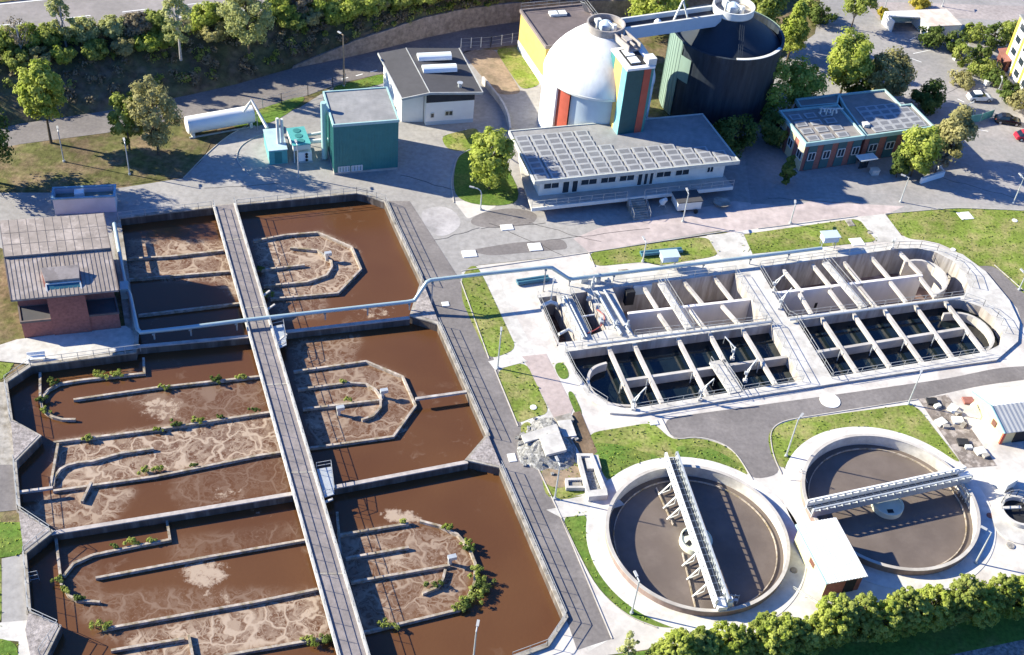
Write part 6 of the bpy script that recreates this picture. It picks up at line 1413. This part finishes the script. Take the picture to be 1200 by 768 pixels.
part('backrest', MB().box((c.x-.1, c.y+.34, .7), (2.0, .06, .45), R(17)), white, t)
# --- gravel pile with slab, pit works
def heap(name, px, py, rx, ry, h, m_, label, cat, seed, n=26):
    c = G(px, py); r = np.random.default_rng(seed); mb = MB(); vs = []; ring = 9
    for i in range(ring+1):
        f = i/ring
        for j in range(n):
            a = 2*math.pi*j/n; k = 1+.12*math.sin(3*a+seed)+r.uniform(-.06, .06); vs.append((c.x+rx*f*k*math.cos(a), c.y+ry*f*k*math.sin(a), h*(1-f**1.8)+(r.uniform(-.1, .1) if 0 < i < ring else 0)))
    mb.add(vs, [(i*n+j, (i+1)*n+j, (i+1)*n+(j+1) % n, i*n+(j+1) % n) for i in range(ring) for j in range(n)]); return solo(name, mb, m_, label, cat, base=(c.x, c.y, 0))
heap('gravel_heap', 641, 523, 3.3, 4.3, 1.1, mat('grey_gravel', (.30, .29, .27), 1, .6, 3.5, .2, .12, col2=(.20, .19, .17), scale2=1.2), 'grey gravel heap with a pale slab on top beside the basin road', 'gravel', 3)
c = G(640, 508); t = thing('concrete_slab', 'pale concrete slab bridging the gravel heap beside the basin road', 'slab', tuple(c))
part('slab', MB().prism([p.xy for p in GG([(611,510),(652,497),(656,507),(615,519)], 1.0)], .8, 1.05), slabm, t); part('slab_top', MB().prism([p.xy for p in GG([(632,512),(655,506),(664,528),(640,534)], 1.15)], .9, 1.25), slabm, t)
r = np.random.default_rng(8)
for k in range(38):
    a_, q_ = r.uniform(0, 6.28), r.uniform(.55, 1.05); c = G(641, 523); mb = MB(); s_ = r.uniform(.25, .5); mb.box((c.x+3.4*q_*math.cos(a_), c.y+4.4*q_*math.sin(a_), 0), (s_, s_*.8, s_*.7+.9*(1-q_)), a_*2)
    solo('boulder', mb, mat('grey_gravel', (.3, .3, .3)), 'angular grey boulder on the skirt of the gravel heap by the basin road', 'boulder', 'boulders on the gravel heap')
c = G(672, 565); t = thing('concrete_frame', 'small rectangular concrete frame lying on the grass by the left clarifier', 'frame', tuple(c)); fr = [p.xy for p in GG([(664,562),(684,561),(686,571),(665,571)], .5)]
part('rim', MB().wall(fr, 0, .55, .3, closed=True), slabm, t); part('lid', MB().prism(inset(fr, .3), 0, .3), concrete_old, t)
c = G(700, 555); t = thing('inlet_channel', 'open pale concrete channel box with grey gravel bed left of the left clarifier', 'channel', tuple(c)); ch = [p.xy for p in GG([(678,534),(693,534),(710,578),(690,580)], .6)]
part('wall', MB().wall(ch, 0, .75, .4, closed=True), slabm, t); part('bed', MB().prism(inset(ch, .3), 0, .2), mat('grey_gravel', (.3, .3, .3)), t); part('end_block', MB().prism([p.xy for p in GG([(688,576),(711,573),(712,581),(690,583)], .8)], 0, .9), slabm, t)
for px, py, w_, d_, h, rz, m_, lb in ((664,505,1.6,2.6,.4,.3,slabm,'broken pale slab at the head of the dirt pit'),(661,493,2.0,1.2,.3,.5,concrete_old,'grey slab piece between pink path and dirt pit'),(694,545,1.6,2.0,.5,.2,slabm,'pale slab at the right lip of the dirt pit'),(668,512,.4,2.6,.3,-.2,wood,'plank lying across the dirt pit')):
    c = G(px, py); t = thing('rubble_slab', lb, 'slab', tuple(c), 'loose slabs at the pit'); part('slab', MB().box((c.x, c.y, .05), (w_, d_, h), rz), m_, t); part('broken_edge', MB().box((c.x+w_*.3, c.y-d_*.35, .05), (w_*.5, d_*.4, h*.7), rz+.4), m_, t)
# debris on the trampled strip behind the right clarifier
r = np.random.default_rng(11)
for px, py, lb in ((1092,472,'dark spool of hose on the trampled strip near its upper end'),(1102,496,'white folding frame on the trampled strip, upper left'),(1122,494,'pale pallet on the trampled strip, middle'),(1128,520,'dark pallet with sheet on the trampled strip, lower'),(1116,480,'white slab at the right border of the trampled strip'),(1148,530,'pale slab at the lower end of the trampled strip'),(1176,570,'white pump box with dark opening near the sump'),(1134,471,'red brown cover on the pale apron by the yellow gable')):
    c = G(px, py); t = thing('site_material', lb, 'building material', tuple(c), 'material on the site strip'); m_ = dark if 'dark' in lb and 'white' not in lb else (brick if 'red' in lb else offwhite)
    s_ = 1.9 if 'white pump' in lb else 1.3; part('block', MB().box((c.x, c.y, .06), (s_, s_*.8, .3 if s_ < 1.5 else 1.3), r.uniform(0, 1)), m_, t); part('piece', MB().box((c.x+.5, c.y-.7, .06), (.8, .5, .35), r.uniform(0, 1)), offwhite if m_ != offwhite else concrete_old, t)
for px, py, lb in ((935,560,'thin tripod frame standing between the two clarifiers'),):
    c = G(px, py); t = thing('tripod_frame', lb, 'frame', tuple(c)); part('leg', MB().bar((c.x-1, c.y-.6, .02), (c.x, c.y, 1.6), .06), rail_m, t); part('leg', MB().bar((c.x+1, c.y-.6, .02), (c.x, c.y, 1.6), .06), rail_m, t); part('leg', MB().bar((c.x, c.y+1, .02), (c.x, c.y, 1.6), .06), rail_m, t)
